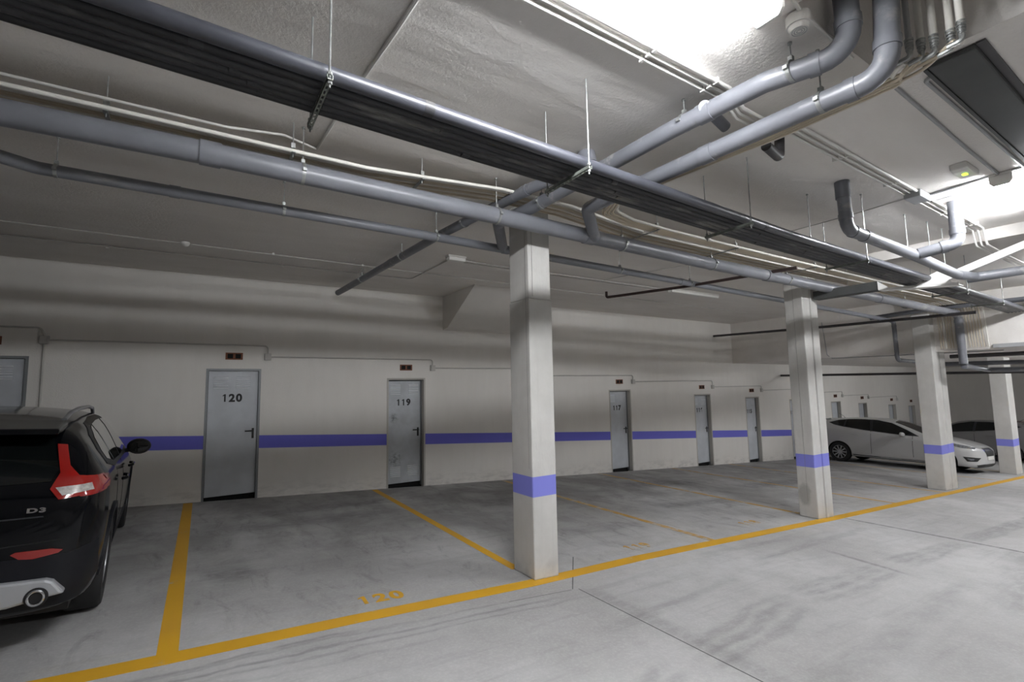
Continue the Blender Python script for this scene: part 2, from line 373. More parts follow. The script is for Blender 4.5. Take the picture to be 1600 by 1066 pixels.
# ceiling with a square pipe recess, the step down, and the lower ceiling beyond
HX0, HX1, HY0, HY1, HZ = 2.42, 3.48, -1.2, 1.10, 4.5
bm = bmesh.new()
bx(bm, XL, HX0, YN, WY, CZ, CZ + .15); bx(bm, HX1, STEP_X, YN, WY, CZ, CZ + .15)
bx(bm, HX0, HX1, HY1, WY, CZ, CZ + .15); bx(bm, HX0, HX1, YN, HY0, CZ, CZ + .15)
bx(bm, HX0, HX1, HY0, HY1, HZ, HZ + .1)
bx(bm, HX0 - .1, HX0, HY0 - .1, HY1 + .1, CZ + .15, HZ + .1); bx(bm, HX1, HX1 + .1, HY0 - .1, HY1 + .1, CZ + .15, HZ + .1)
bx(bm, HX0, HX1, HY1, HY1 + .1, CZ + .15, HZ + .1); bx(bm, HX0, HX1, HY0 - .1, HY0, CZ + .15, HZ + .1)
tag(link('ceiling', bm, M_CEIL), 'off-white stippled ceiling crossed by pipes', 'ceiling', kind='structure')
bm = bmesh.new(); bx(bm, STEP_X, XR, YN, WY, LOWZ, CZ + .15)
tag(link('ceiling', bm, M_CEIL), 'lower ceiling slab where the garage steps down', 'ceiling', kind='structure')
bm = bmesh.new(); bx(bm, 8.2, 8.55, YN, 3.1, 3.335, CZ)
tag(link('trim_1', bm, M_CEIL), 'shallow ceiling beam across the driving aisle', 'beam', kind='structure')
# sloping haunch at the top of the wall
bm = bmesh.new(); prism(bm, [(WY, CZ), (WY, 2.80), (WY - .22, 2.83), (7.52, CZ)], 'x', 4.12, 5.70)
tag(link('trim_2', bm, M_WALL2), 'sloping plaster haunch between wall and ceiling', 'haunch', kind='structure')

# ---------------------------------------------------------------- columns
def column(name, label, x0, x1, y0, y1, ztop, z0, z1, grooves=(), upper=None, second=None):
    bm = bmesh.new()
    def blk(a, b, c, d, top, zt0=None):
        vs = [bm.verts.new((x, y, z)) for x in (a, b) for y in (c, d) for z in ((fz(x) if zt0 is None else zt0), top)]
        for f in ((0, 1, 3, 2), (4, 6, 7, 5), (0, 4, 5, 1), (2, 3, 7, 6), (0, 2, 6, 4), (1, 5, 7, 3)): bm.faces.new([vs[k] for k in f])
    if upper:
        blk(x0, x1, y0, y1, upper); blk(x0 + .006, x1 - .006, y0 + .006, y1 - .006, ztop, upper)
    else: blk(x0, x1, y0, y1, ztop)
    if second:
        blk(*second, ztop)
    o = link(name, bm, column_mat(z0, z1), None, False, .012)
    tag(o, label, 'pillar', 'concrete pillars along the parking bays')
    for g in grooves:
        b2 = bmesh.new(); a, b, c, d, zz0, zz1 = g; bx(b2, a, b, c, d, zz0, zz1)
        gg = link('shutter_joint', b2, M_FRAME_LINE, o); gg['label'] = 'thin dark joint line on the pillar'
    return o
M_FRAME_LINE = plain('dark_joint', (.20, .195, .18), .9)
column('concrete_pillar', 'nearest square concrete pillar with a blue band, left of centre foreground', 2.67, 2.95, 3.80, 4.15, CZ, .593, .779,
       [(2.6685, 2.671, 3.85, 3.853, .85, 3.4), (2.715, 2.718, 3.7985, 3.801, 2.5, 3.4)], 2.48)
column('concrete_pillar', 'second blue-banded pillar, left of the white car', 7.95, 8.18, 3.84, 4.12, CZ, .318, .51,
       [(7.9485, 7.951, 3.98, 3.983, -.2, 3.4)], None, (8.195, 8.40, 3.83, 4.12))
column('concrete_pillar', 'third blue-banded pillar standing in front of the white car', 13.66, 14.06, 3.95, 4.27, CZ - .02, .003, .197,
       [], None, (14.09, 14.42, 3.95, 4.27))
column('concrete_pillar', 'farthest blue-banded pillar at the right edge', 19.65, 20.25, 4.06, 4.42, LOWZ, -.313, -.115)

# ---------------------------------------------------------------- floor paint
def strip(bm, p, q, wd, h=.002):
    p = Vector(p); q = Vector(q); d = (q - p).normalized(); n = Vector((-d.y, d.x)) * wd / 2
    A = [p + n, p - n, q - n, q + n]
    lo = [bm.verts.new((a.x, a.y, fz(a.x) + .0)) for a in A]; hi = [bm.verts.new((a.x, a.y, fz(a.x) + h)) for a in A]
    bm.faces.new(hi); bm.faces.new(lo[::-1])
    for i in range(4): bm.faces.new((lo[i], lo[(i + 1) % 4], hi[(i + 1) % 4], hi[i]))
bm = bmesh.new(); segs = [(-6, 3.87), (-.1, 3.80), (1.06, 3.80), (2.6, 3.77), (4.05, 3.82), (8, 3.78), (14, 3.80), (26, 3.86)]
for a, b in zip(segs, segs[1:]): strip(bm, a, b, .15)
tag(link('painted_line', bm, M_YEL), 'long yellow painted line along the front of all parking bays', 'painted line')
bays = [(-.09, 8.85, 'yellow bay line between the black car and bay 120'), (2.70, 8.85, 'yellow bay line running back behind the nearest pillar'),
        (5.42, 8.85, 'yellow bay line between the first and second pillars, nearer of two'), (8.12, 8.85, 'yellow bay line ending at the second pillar'),
        (10.75, 8.85, 'yellow bay line just right of the second pillar'), (13.3, 8.85, 'faint yellow bay line in front of the white car'),
        (17.3, 8.85, 'yellow bay line under the left side of the white car'), (20.3, 8.85, 'yellow bay line right of the white car')]
for x, y1, lab in bays:
    bm = bmesh.new(); strip(bm, (x, 3.87 if x != 2.70 else 4.16), (x + .05, y1), .115 if x < 1 else .10, .0015)
    tag(link('painted_line', bm, M_YEL if x < 3 else M_YELW), lab, 'painted line', 'lines between the parking bays')
for x, y, s, lab, mt in ((1.33, 4.10, '120', 'yellow number 120 painted on the floor', M_YEL), (4.37, 4.14, '119', 'worn yellow number 119 painted on the floor right of the nearest pillar', M_YELW),
                     (6.75, 4.22, '118', 'faded yellow number 118 painted near the second pillar', M_YELW)):
    o = empty('floor_number', (x, y, fz(x) + .0012), (0, math.atan(SL), math.radians(-2))); o.scale = (1.05, 1.05, 1)
    for q, ch in enumerate(s):
        me = number_mesh(ch, .21, .001, .008); me.materials.clear(); me.materials.append(mt); me.name = 'digit'
        dgt = bpy.data.objects.new('digit', me); COL.objects.link(dgt); dgt.parent = o; dgt.location = (.126 * (q - 1), 0, 0)
    tag(o, lab, 'painted number')

# ---------------------------------------------------------------- storage doors
def louvre(parent, cx, cz, wd=.20, hh=.20, n=6):
    bm = bmesh.new()
    for k in range(n):
        z = cz + hh / 2 - hh * (k + .5) / n
        prism(bm, [(.0, z + .012), (-.016, z - .004), (-.016, z - .009), (0, z - .009)], 'x', cx - wd / 2, cx + wd / 2)
    o = link('louvre_vent', bm, M_LOUV, parent); return o
for i, (x0, num) in enumerate(doors):
    zb = fz(x0); yd = WY + (.035 if i < 2 else .11)
    D = empty('door_%d' % (i + 1), (x0, WY, zb))
    where = {'121': 'at the left edge behind the black car', '120': 'left of centre beside the black car', '119': 'slightly scuffed, left of the nearest pillar',
             '118': 'behind the nearest pillar', '117': 'between the first two pillars, nearest of three', '116': 'between the first two pillars, middle of three', '115': 'just left of the second pillar',
             '114': 'partly hidden by the second pillar', '113': 'above the tail of the white car', '112': 'above the roof of the white car', '111': 'above the bonnet side of the white car', '110': 'farthest, beside the third pillar'}[num]
    tag(D, ('grey metal storage door %s, ' % (num if i < 7 and num != '121' else '')).replace('door ,', 'door,') + where, 'door', 'storage room doors', 'structure')
    dy = yd - WY; top = DH
    b = bmesh.new()   # frame
    bx(b, 0, .032, -.006, dy + .05, fz(.016), top); bx(b, DW - .032, DW, -.006, dy + .05, fz(DW), top); bx(b, .032, DW - .032, -.006, dy + .05, top - .032, top)
    link('door_frame', b, M_FRAME if i < 2 else M_JAMB, D)
    if i >= 2:
        b = bmesh.new(); bx(b, .033, .05, dy - .012, dy + .045, .0, top - .033); bx(b, DW - .05, DW - .033, dy - .012, dy + .045, -.03, top - .033); bx(b, .05, DW - .05, dy - .012, dy + .045, top - .05, top - .033)
        link('inner_frame', b, M_FRAME, D)
    b = bmesh.new(); e = .036 if i < 2 else .054
    bx(b, e, DW - e, dy, dy + .04, .045, top - e)
    leaf = link('door_leaf', b, M_DOORW if num == '119' else M_DOOR, D, False, .004)
    b = bmesh.new(); bx(b, 0, DW, dy + .06, dy + .08, -.06, top); link('dark_backing', b, M_DARK, D)
    def sub(o): o.location = (0, dy, 0); return o
    if i < 8:
        for cx in (.20, .56) if i > 1 else (.205, .51): sub(louvre(D, cx, top - .22))
        if num in ('119',):
            for cx in (.20, .54): sub(louvre(D, cx, .26))
        if num != '121':
            text_obj('door_number', num, .165, M_INK, D, (.36, dy - .002, top - .46), (math.pi / 2, 0, 0), .0015, .0075, 1.15)
    b = bmesh.new(); hx = DW - e - .055
    bx(b, hx - .016, hx + .016, -.008, 0, .90, 1.06); cyl(b, (hx, 0, 1.02), (hx, -.045, 1.02), .009); cyl(b, (hx + .005, -.045, 1.02), (hx - .115, -.045, 1.02), .010)
    sub(link('door_handle', b, M_BLACK, D))
    # terracotta vent above the door
    b = bmesh.new(); vx = x0 + .37; vz = zb + DH + .20
    bx(b, -.12, .12, -.012, 0, -.055, .055); o = link('wall_vent', b, M_TERRA); o.location = (vx, WY, vz)
    tag(o, 'terracotta vent in the wall over the door ' + where, 'vent', 'vents above the doors')
    for dx in (-.055, .055):
        b = bmesh.new(); bx(b, dx - .038, dx + .038, -.0135, -.004, -.036, .036); h = link('vent_opening', b, M_DARK, o)
# wall conduit: level runs that step down at every box
bxs = [(-1.74, 2.38)] + [(x, 2.255 - SL * x) for x in (.97, 3.89, 6.6, 9.47, 12.79, 15.35, 17.95, 20.85, 23.1, 25.9)]
names = ['left of door 120', 'right of door 120', 'right of door 119', 'behind the nearest pillar', 'right of door 117', 'right of door 116', 'right of door 115', 'behind the second pillar',
         'above the white car tail', 'above the white car roof', 'near the third pillar']
for k, (x, z) in enumerate(bxs):
    b = bmesh.new(); bx(b, -.05, .05, -.05, 0, -.055, .055); o = link('junction_box', b, M_COND_W, None, False, .008); o.location = (x, WY, z)
    tag(o, 'small plastic junction box on the wall ' + names[k], 'junction box', 'junction boxes on the wall')
    b = bmesh.new(); cyl(b, (0, -.05, 0), (0, -.056, 0), .035); link('lid', b, M_COND_W, o, True)
    if k + 1 < len(bxs):
        x2, z2 = bxs[k + 1]
        o = tube_obj('wall_conduit', [(x + .05, WY - .018, z), (x2, WY - .018, z), (x2, WY - .018, z2 + .05)], .0115, M_COND_W, None, .06, 8)
        tag(o, 'thin conduit running along the wall from the box ' + names[k], 'conduit', 'conduits stepping along the wall')
o = tube_obj('wall_conduit', [(-5, WY - .018, 2.54), (-1.78, WY - .018, 2.54), (-1.74, WY - .018, 2.435)], .0115, M_COND_W, None, .06, 8)
tag(o, 'conduit coming from the left edge into the leftmost wall box', 'conduit', 'conduits stepping along the wall')
o = tube_obj('wall_conduit', [(-1.74, WY - .018, 2.325), (-1.74, WY - .018, .3)], .0125, M_COND_W, None, 0, 8)
tag(o, 'vertical conduit dropping behind the black car', 'conduit', 'conduits stepping along the wall')

# ================================================================ pipes and hangers
def ring(name, parent, p, d, r, wd, mat):
    p = Vector(p); d = Vector(d).normalized(); b = bmesh.new(); cyl(b, p - d * wd / 2, p + d * wd / 2, r, 20); return link(name, b, mat, parent, True)
def at_path(pts, x=None, y=None):
    for a, b in zip(pts, pts[1:]):
        a = Vector(a); b = Vector(b)
        if x is not None and min(a.x, b.x) <= x <= max(a.x, b.x) and abs(b.x - a.x) > 1e-4: return a.lerp(b, (x - a.x) / (b.x - a.x)), (b - a)
        if y is not None and min(a.y, b.y) <= y <= max(a.y, b.y) and abs(b.y - a.y) > 1e-4: return a.lerp(b, (y - a.y) / (b.y - a.y)), (b - a)
def pipe(label, pts, r, mat, bend=.12, sockets=(), name='drain_pipe', group='grey drain pipes under the ceiling', cat='pipe', elbows=()):
    o = tube_obj(name, pts, r, mat, None, bend, 20); tag(o, label, cat, group)
    for kx, v in sockets:
        q = at_path(pts, **{kx: v})
        if q: ring('pipe_socket', o, q[0], q[1], r * 1.10, r * 1.6, mat)
    for e in elbows:
        i, off = e; p = Vector(pts[i])
        for j in (i - 1, i + 1):
            d = (Vector(pts[j]) - p).normalized(); ring('pipe_socket', o, p + d * off, d, r * 1.10, r * .9, mat)
    return o
def hanger(p, d, r, label, top=CZ, rod=.004):
    """threaded rod with a clamp ring around the pipe"""
    p = Vector(p); o = empty('pipe_hanger', (p.x, p.y, top)); tag(o, label, 'hanger', 'pipe hangers')
    q = p - o.location; b = bmesh.new(); cyl(b, (0, 0, 0), (0, 0, q.z + r), rod, 6); cyl(b, (0, 0, 0), (0, 0, -.012), .012, 8); link('rod', b, M_ZINC, o, True)
    d = Vector(d).normalized(); b = bmesh.new(); cyl(b, q - d * .011, q + d * .011, r + .004, 20)
    side = d.cross(Vector((0, 0, 1))).normalized()
    for s in (1, -1):
        e = q + side * s * (r + .008); bx(b, e.x - .012, e.x + .012, e.y - .012, e.y + .012, e.z - .01, e.z + .01)
    bx(b, q.x - .012, q.x + .012, q.y - .012, q.y + .012, q.z + r, q.z + r + .03)
    link('clamp', b, M_ZINC, o, True); return o
P1 = [(-6, 3.50, 3.06), (0, 3.52, 3.135), (2.2, 3.55, 3.13), (5.2, 3.56, 3.085), (8.7, 3.57, 3.075), (13.72, 3.46, 3.03), (13.74, 3.46, 1.95)]
pipe('large grey drain pipe running the full length beside the pillar tops', P1, .073, M_PVC, .13, [('x', v) for v in (.02, 3.25, 6.5, 10.0)], elbows=[(5, .16)])
P2 = [(-4, 4.35, 3.16), (-1.2, 4.42, 3.215), (-1.0, 4.56, 3.22), (2, 4.57, 3.20), (4.7, 4.57, 3.16), (9, 4.6, 3.10), (13.72, 4.62, 3.02), (13.74, 4.62, 2.1), (14.8, 4.62, 2.08)]
pipe('thinner grey drain pipe running behind the large one', P2, .045, M_PVC, .1, [('x', v) for v in (-.2, 2.9, 6.0)], elbows=[(6, .12), (7, .12)])
PA = [(2.77, 1.02, 4.45), (2.76, 1.0, 3.30), (2.64, 1.38, 3.31), (2.60, 2.0, 3.31), (2.57, 2.57, 3.29), (2.51, 3.5, 3.25), (2.47, 4.02, 3.26), (2.82, 4.50, 3.20)]
pipe('near left grey stack pipe coming out of the ceiling recess', PA, .057, M_PVC, .13, [('y', 1.75)], elbows=[(1, .16)])
PB = [(2.93, .84, 4.45), (2.90, .90, 3.17), (2.86, 1.3, 3.165), (2.83, 1.93, 3.16), (2.81, 2.75, 3.165), (2.90, 3.18, 3.21), (3.28, 3.50, 3.10)]
pipe('near right grey stack pipe coming out of the ceiling recess', PB, .057, M_PVC, .13, [('y', 1.9)], elbows=[(1, .16)])
PC = [(2.56, 2.76, 3.477), (2.54, 2.80, 3.37), (2.39, 3.32, 3.35), (2.20, 4.9, 3.32), (2.0, 8.2, 3.30), (1.98, 8.50, 3.30)]
pipe('thin grey drain pipe running diagonally to the back wall', PC, .048, M_PVC, .08, [('y', 3.4), ('y', 6.2)])
ring('pipe_socket', bpy.data.objects['drain_pipe.004'], (2.55, 2.78, 3.42), (0, .2, 1), .075, .10, M_PVC)
for x, y, z, d, r, lab in ((.57, 3.53, 3.135, (1, 0, 0), .073, 'hanger of the large pipe below the first cross channel'), (2.17, 3.55, 3.13, (1, 0, 0), .073, 'hanger of the large pipe just left of the nearest pillar'),
        (3.72, 3.555, 3.105, (1, 0, 0), .073, 'hanger of the large pipe right of the nearest pillar'), (5.26, 3.56, 3.085, (1, 0, 0), .073, 'hanger of the large pipe midway between two pillars'),
        (7.0, 3.565, 3.08, (1, 0, 0), .073, 'hanger of the large pipe left of the second pillar'), (8.9, 3.57, 3.075, (1, 0, 0), .073, 'hanger of the large pipe right of the second pillar'),
        (11.2, 3.56, 3.05, (1, 0, 0), .073, 'hanger of the large pipe before it drops'),
        (-.9, 4.56, 3.22, (1, 0, 0), .045, 'hanger of the thinner pipe at the left edge'), (.59, 4.565, 3.21, (1, 0, 0), .045, 'hanger of the thinner pipe above door 120'),
        (2.05, 4.57, 3.20, (1, 0, 0), .045, 'hanger of the thinner pipe left of the nearest pillar'), (4.72, 4.57, 3.16, (1, 0, 0), .045, 'hanger of the thinner pipe right of the nearest pillar'),
        (6.2, 4.58, 3.14, (1, 0, 0), .045, 'hanger of the thinner pipe midway between two pillars'), (9.3, 4.6, 3.10, (1, 0, 0), .045, 'hanger of the thinner pipe right of the second pillar'),
        (2.61, 1.9, 3.315, (0, 1, 0), .057, 'hanger on the left stack pipe near the tube bend'), (2.67, 1.25, 3.308, (0, 1, 0), .057, 'hanger on the left stack pipe near its elbow'),
        (2.87, 1.2, 3.168, (0, 1, 0), .057, 'hanger on the right stack pipe near its elbow'), (2.52, 3.35, 3.255, (0, 1, 0), .057, 'hanger on the left stack pipe behind the black bundle'),
        (2.27, 4.35, 3.33, (0, 1, 0), .048, 'hanger on the diagonal pipe, nearest of three'), (2.14, 5.84, 3.315, (0, 1, 0), .048, 'hanger on the diagonal pipe, middle of three'), (2.05, 7.31, 3.305, (0, 1, 0), .048, 'hanger on the diagonal pipe nearest the back wall')):
    hanger((x, y, z), d, r, lab)
# right-hand pipes
PD = [(5.0, 1.98, CZ), (5.0, 1.97, 3.02), (6.45, 1.93, 2.96), (8.0, 1.98, 2.93), (8.35, 1.9, 2.93), (8.9, .4, 2.98), (9.0, -2, 3.02)]
pipe('grey pipe dropping from the ceiling and running to the white bracket', PD, .055, M_PVC, .09, [('x', 5.35)], elbows=[(1, .12)])
PE = [(6.6, 1.6, CZ), (6.6, 1.6, 3.03), (6.47, 1.9, 2.97)]
pipe('short grey drop pipe beside the right lamp', PE, .06, M_PVC, .09, elbows=[(1, .12)])
ob = bpy.data.objects['drain_pipe.005']
b = bmesh.new(); cyl(b, (5.0, 1.98, CZ), (5.0, 1.98, CZ - .16), .062, 16); link('pipe_collar', b, M_PVC2, ob, True)
for x, y, z, lab in ((5.02, 2.30, 3.02, 'bare threaded rod left of the ceiling drop pipe'), (6.61, 2.03, 3.0, 'threaded rod behind the drop pipe'), (7.15, 1.99, 2.96, 'threaded rod holding the grey pipe, middle'),
                     (7.66, 2.0, 2.95, 'threaded rod holding the grey pipe, right'), (5.5, 2.02, 3.0, 'threaded rod just right of the drop elbow')):
    b = bmesh.new(); cyl(b, (x, y, CZ), (x, y, z), .004, 6); cyl(b, (x, y, CZ), (x, y, CZ - .012), .012, 8); cyl(b, (x, y, z + .03), (x, y, z + .015), .009, 6)
    tag(link('threaded_rod', b, M_ZINC), lab, 'rod', 'threaded ceiling rods')
pipe('small curved branch pipe between the two stack pipes', [(2.56, 1.72, 3.32), (2.70, 1.78, 3.36), (2.9, 1.80, 3.32)], .035, M_PVC, .08)
pipe('dark stub elbow just under the ceiling past the stack pipes', [(3.35, 1.78, 3.30), (3.62, 1.83, 3.30), (3.66, 1.84, CZ)], .035, M_PIPE_DK, .06)
pipe('dark brown fire pipe hanging between the pillars', [(5.80, 5.95, 3.22), (5.80, 5.95, 3.12), (6.26, 4.70, 3.12), (6.52, 3.4, 3.12), (6.56, 3.2, 3.12)], .022, M_FIRE, .03, name='fire_pipe', group='dark pipes beyond the pillars')
pipe('upper dark pipe crossing from the back wall towards the third pillar', [(13.0, 8.88, 3.06), (13.0, 5.7, 2.98), (13.0, 3.0, 2.95)], .032, M_PIPE_DK, 0, name='dark_pipe', group='dark pipes beyond the pillars')
pipe('dark pipe crossing high up near the step in the ceiling', [(13.5, 5.0, 3.12), (13.5, 3.8, 3.18), (13.5, 1.0, 3.14)], .05, M_PVC2, 0, name='dark_pipe', group='dark pipes beyond the pillars')
pipe('lower dark pipe under the low ceiling above the white car', [(16.6, 8.88, 1.87), (16.6, 1.0, 1.74)], .035, M_PIPE_DK, 0, name='dark_pipe', group='dark pipes beyond the pillars')
pipe('grey pipe under the low ceiling fed by the drop beside the third pillar', [(15, 4.6, 2.06), (15, 4.3, 2.0), (15, -1, 1.9)], .05, M_PVC2, .05, name='dark_pipe', group='dark pipes beyond the pillars')
pipe('grey pipe under the low ceiling, lowest of the pipes at the right edge', [(13.74, 3.46, 1.90), (15.2, 3.4, 1.83), (15.3, -1, 1.75)], .055, M_PVC, .06, group='dark pipes beyond the pillars')
pipe('black pipe tight under the low ceiling at the right edge', [(14.6, 3.9, 2.15), (14.6, -2, 2.13)], .045, M_PIPE_DK, 0, name='dark_pipe', group='dark pipes beyond the pillars')
pipe('grey pipe high above the step near the right edge', [(9.3, 2.2, 3.05), (9.3, -2, 3.10)], .05, M_PVC2, 0, name='dark_pipe', group='dark pipes beyond the pillars')

# black insulated bundle on cross channels
def yr(x): return 2.03 + .045 * x if x < 4.5 else 2.232 + .018 * (x - 4.5)
xsb = [-2.2, 0, 2, 4.5, 8.3, 13.84]
labs = ['smooth black insulated pipe at the near edge of the ceiling bundle', 'black insulated pipe second from the near edge of the bundle', 'third black insulated pipe of the ceiling bundle',
        'fourth black insulated pipe of the ceiling bundle', 'fifth black insulated pipe of the ceiling bundle', 'black insulated pipe at the far edge of the ceiling bundle']
offs = [(.034, .036), (.097, .0245), (.152, .0245), (.206, .0245), (.259, .0245), (.312, .0265)]
for k, (off, r) in enumerate(offs):
    o = tube_obj('insulated_pipe', [(x, yr(x) + off, 2.945 + r) for x in xsb], r, M_RUBTOP if k == 0 else (M_RUBDK if k in (1, 5) else M_RUBBER), None, 0, 18)
    tag(o, labs[k], 'pipe', 'black insulated pipes side by side on the channels')
    for xx in ((-.12, 2.2, 5.0, 7.0) if k in (1, 3, 4) else (.9, 4.1)):
        q = Vector((xx + .07 * k, yr(xx) + off, 2.945 + r)); ring('insulation_tape', o, q, (1, .045, 0), r + .0015, .05, M_RUBBER)
for j, (x, lab) in enumerate(((.42, 'slotted cross channel hung above door 120, nearest the left edge'), (1.92, 'slotted cross channel in front of the nearest pillar'), (3.75, 'slotted cross channel between the first two pillars'),
               (6.06, 'slotted cross channel left of the white bracket'), (9.6, 'slotted cross channel past the white bracket, nearer'), (11.6, 'slotted cross channel farthest along the bundle'))):
    o = empty('channel_hanger', (x, yr(x) + .17, CZ)); tag(o, lab, 'hanger', 'trapeze hangers under the black bundle')
    y0, y1 = -.225, .215; zc_ = 2.925 - CZ
    b = bmesh.new()
    for a, c, d, e in ((-.012, -.010, -.002, .020), (.010, .012, -.002, .020)): bx(b, a, c, y0, y1, zc_ + d - .02, zc_ + e - .02)
    ys = [y0 + (y1 - y0) * t / 11 for t in range(12)]
    bx(b, -.012, -.005, y0, y1, zc_ - .022, zc_ - .019); bx(b, .005, .012, y0, y1, zc_ - .022, zc_ - .019)
    for t in range(11): bx(b, -.005, .005, ys[t] + .0, ys[t] + .013, zc_ - .022, zc_ - .019)
    link('channel', b, M_CHAN, o)
    for s, yy in ((0, y0 + .015), (1, y1 - .015)):
        b = bmesh.new(); cyl(b, (0, yy, 0), (0, yy, zc_ - .05), .0045, 6); link('rod', b, M_ZINC, o, True)
        b = bmesh.new(); cyl(b, (0, yy, zc_ - .035), (0, yy, zc_ - .022), .011, 6); cyl(b, (0, yy, zc_ + .006), (0, yy, zc_ + .018), .011, 6); link('nut', b, M_ZINC, o)

# beige tubes and cream conduit
def zt(x): return 3.275 if x < 1 else (3.275 + .095 * min(1, (x - 1) / 1.2) if x < 3 else 3.275 + .095 * max(0, 1 - (x - 3) / 1.0))
tx = [-6, -2, 0, 1, 1.6, 2.2, 3.0, 3.5, 4.0, 6, 9, 13.2]
def ty(x): return 3.50 if x > -9 else 0
o = tube_obj('cream_conduit', [(x, 3.505 if x < 1.5 else 3.515, zt(x)) for x in tx[:9]], .014, M_CREAM, None, 0, 10)
tag(o, 'thick cream conduit leading the tube bundle from the left edge', 'conduit', 'beige tubes along the large pipe')
o = tube_obj('cream_conduit', [(x, 3.455, zt(x) + .03) for x in tx[:2]] + [(.1, 3.46, 3.31), (.45, 3.60, 3.42), (.71, 3.78, 3.462)], .009, M_COND_W, None, .1, 10)
tag(o, 'second cream conduit at the left edge rising to the ceiling', 'conduit', 'beige tubes along the large pipe')
for k in range(11):
    dy = .036 + .0235 * k; jz = random.uniform(-.006, .006)
    end = [(x, 3.51 + dy * (1.0 if x < 9 else .8) + random.uniform(-.002, .002), zt(x) + jz + .002 * (k % 3)) for x in tx]
    end[-1] = (13.1, 3.43 + .038 * k, 3.27); end += [(13.82, 3.42 + .042 * k, 3.18), (13.85, 3.41 + .042 * k, 2.3)]
    o = tube_obj('beige_tube', end, .0095 if k % 4 else .0115, M_BEIGE if k % 4 else M_CREAM, None, .12, 8)
    tag(o, 'thin beige tube in the bundle running beside the large grey pipe to the far step', 'tube', 'long beige tubes in the bundle')
for k in range(7):
    o_ = .020 * k; zz = 3.290 - .017 * (k % 2)
    rx, ry = [(3.10, .92), (3.13, .88), (3.14, .83), (3.17, .77), (3.13, .72), (3.12, .85), (3.15, .74)][k]
    p = [(rx, ry - .03, 3.31), (rx + .05, ry + .06, zz + .005), (3.27 - .014 * k, .95, zz), (3.27 - .014 * k, 1.6, zz), (3.19 - .014 * k, 2.4, zz), (3.15 - .014 * k, 3.0, zz), (3.30 - .01 * k, 3.25 + o_, zz), (3.62, 3.31 + o_, 3.27), (4.2, 3.32 + o_, 3.26), (6.0, 3.32 + o_, 3.255), (9.0, 3.31 + o_, 3.25), (12.9, 3.24 + o_, 3.25), (13.78, 3.10 + .045 * k, 3.2), (13.85, 3.08 + .045 * k, 2.3)]
    if k == 0:
        p = [(a + (.02 if i < 6 else 0), c - (.02 if i >= 6 else 0), d) for i, (a, c, d) in enumerate(p)]
        o = tube_obj('cream_conduit', p, .014, M_CREAM, None, .22, 10); tag(o, 'thick cream tube curving out from beside the stack pipes', 'conduit', 'beige tubes turning the corner')
    else:
        o = tube_obj('beige_tube', p, .009, M_BEIGE, None, .2, 8); tag(o, 'thin beige tube curving out from beside the stack pipes to join the bundle', 'tube', 'beige tubes turning the corner')
# vertical white pipes with brass-steel fittings
for k, (x, y, z) in enumerate(((3.10, .86, 3.40), (3.13, .82, 3.385), (3.14, .77, 3.38), (3.17, .71, 3.38), (3.13, .66, 3.38))):
    o = tube_obj('riser_pipe', [(x, y, 4.45), (x, y, z)], .017 if k not in (0,) else .014, M_CREAM if k else M_COND, None, 0, 14)
    tag(o, ['thin grey riser pipe nearest the stack pipes', 'cream riser pipe with a steel fitting, second from the stack pipes', 'middle cream riser pipe with a steel fitting', 'cream riser pipe with a steel fitting, fourth along', 'cream riser pipe farthest right in the ceiling recess'][k], 'pipe', 'riser pipes in the ceiling recess')
    b = bmesh.new()
    for q in range(4): cyl(b, (x, y, z + .012 - q * .016), (x, y, z + .002 - q * .016), .021 - .001 * q, 14)
    cyl(b, (x, y, z + .012), (x, y, z - .055), .015, 12); sweep(b, fillet([(x, y, z - .05), (x, y, z - .085), (x, y + .06, z - .09)], .02), .013, 8)
    link('fitting', b, M_ZINC, o, True)
for x, y in ((-.5, 3.52), (.5, 3.5), (1.46, 3.53), (4.0, 3.32), (5.4, 3.32), (7.3, 3.32)):
    o = empty('tube_hanger', (x, y, CZ)); zz = (zt(x) if x < 3 else 3.26) - CZ
    tag(o, {-.5: 'tube hanger at the left edge', .5: 'tube hanger above door 120', 1.46: 'tube hanger left of the nearest pillar', 4.0: 'tube hanger where the tubes finish turning', 5.4: 'tube hanger midway between the pillars', 7.3: 'tube hanger left of the second pillar'}[x], 'hanger', 'hangers of the beige tube bundle')
    b = bmesh.new(); cyl(b, (0, 0, 0), (0, 0, zz - .05), .004, 6); link('rod', b, M_ZINC, o, True)
    b = bmesh.new(); bx(b, -.012, .012, -.04, .46, zz - .028, zz - .020); bx(b, -.014, .014, -.014, .014, zz + .015, zz + .05); link('cross_bar', b, M_ZINC, o)

# ceiling conduits (three side by side with a jog), others
cy = [(1.65, .012), (1.70, .010), (1.76, .010)]
for k, (y, r) in enumerate(((1.655, .013), (1.705, .010), (1.752, .010))):
    p = [(-3, y, CZ - .017), (2.74 + .04 * k, y, CZ - .017), (2.95 + .04 * k, y + .045, CZ - .06), (3.25 + .04 * k, y + .05, CZ - .06), (3.45 + .04 * k, y + .0, CZ - .017), (8.02, y + .05, CZ - .017), (8.12, y + .05, 3.27), (8.7, y + .06, 3.26), (13.8, y + .1, 3.26)]
    o = tube_obj('ceiling_conduit', p, r, M_WHITEPL, None, .05, 10)
    tag(o, ['thickest of three parallel ceiling conduits beside the left lamp', 'middle of three parallel ceiling conduits beside the left lamp', 'third parallel ceiling conduit, farthest from the left lamp'][k], 'conduit', 'three parallel ceiling conduits')
    for xx in (.2, 1.2, 2.05, 2.6, 4.4, 5.4, 6.9, 7.7):
        b = bmesh.new(); yy = y + (.03 if xx > 3.5 else 0); bx(b, xx - .008, xx + .008, yy - r - .004, yy + r + .004, CZ - .035, CZ); link('clip', b, M_WHITEPL, o)
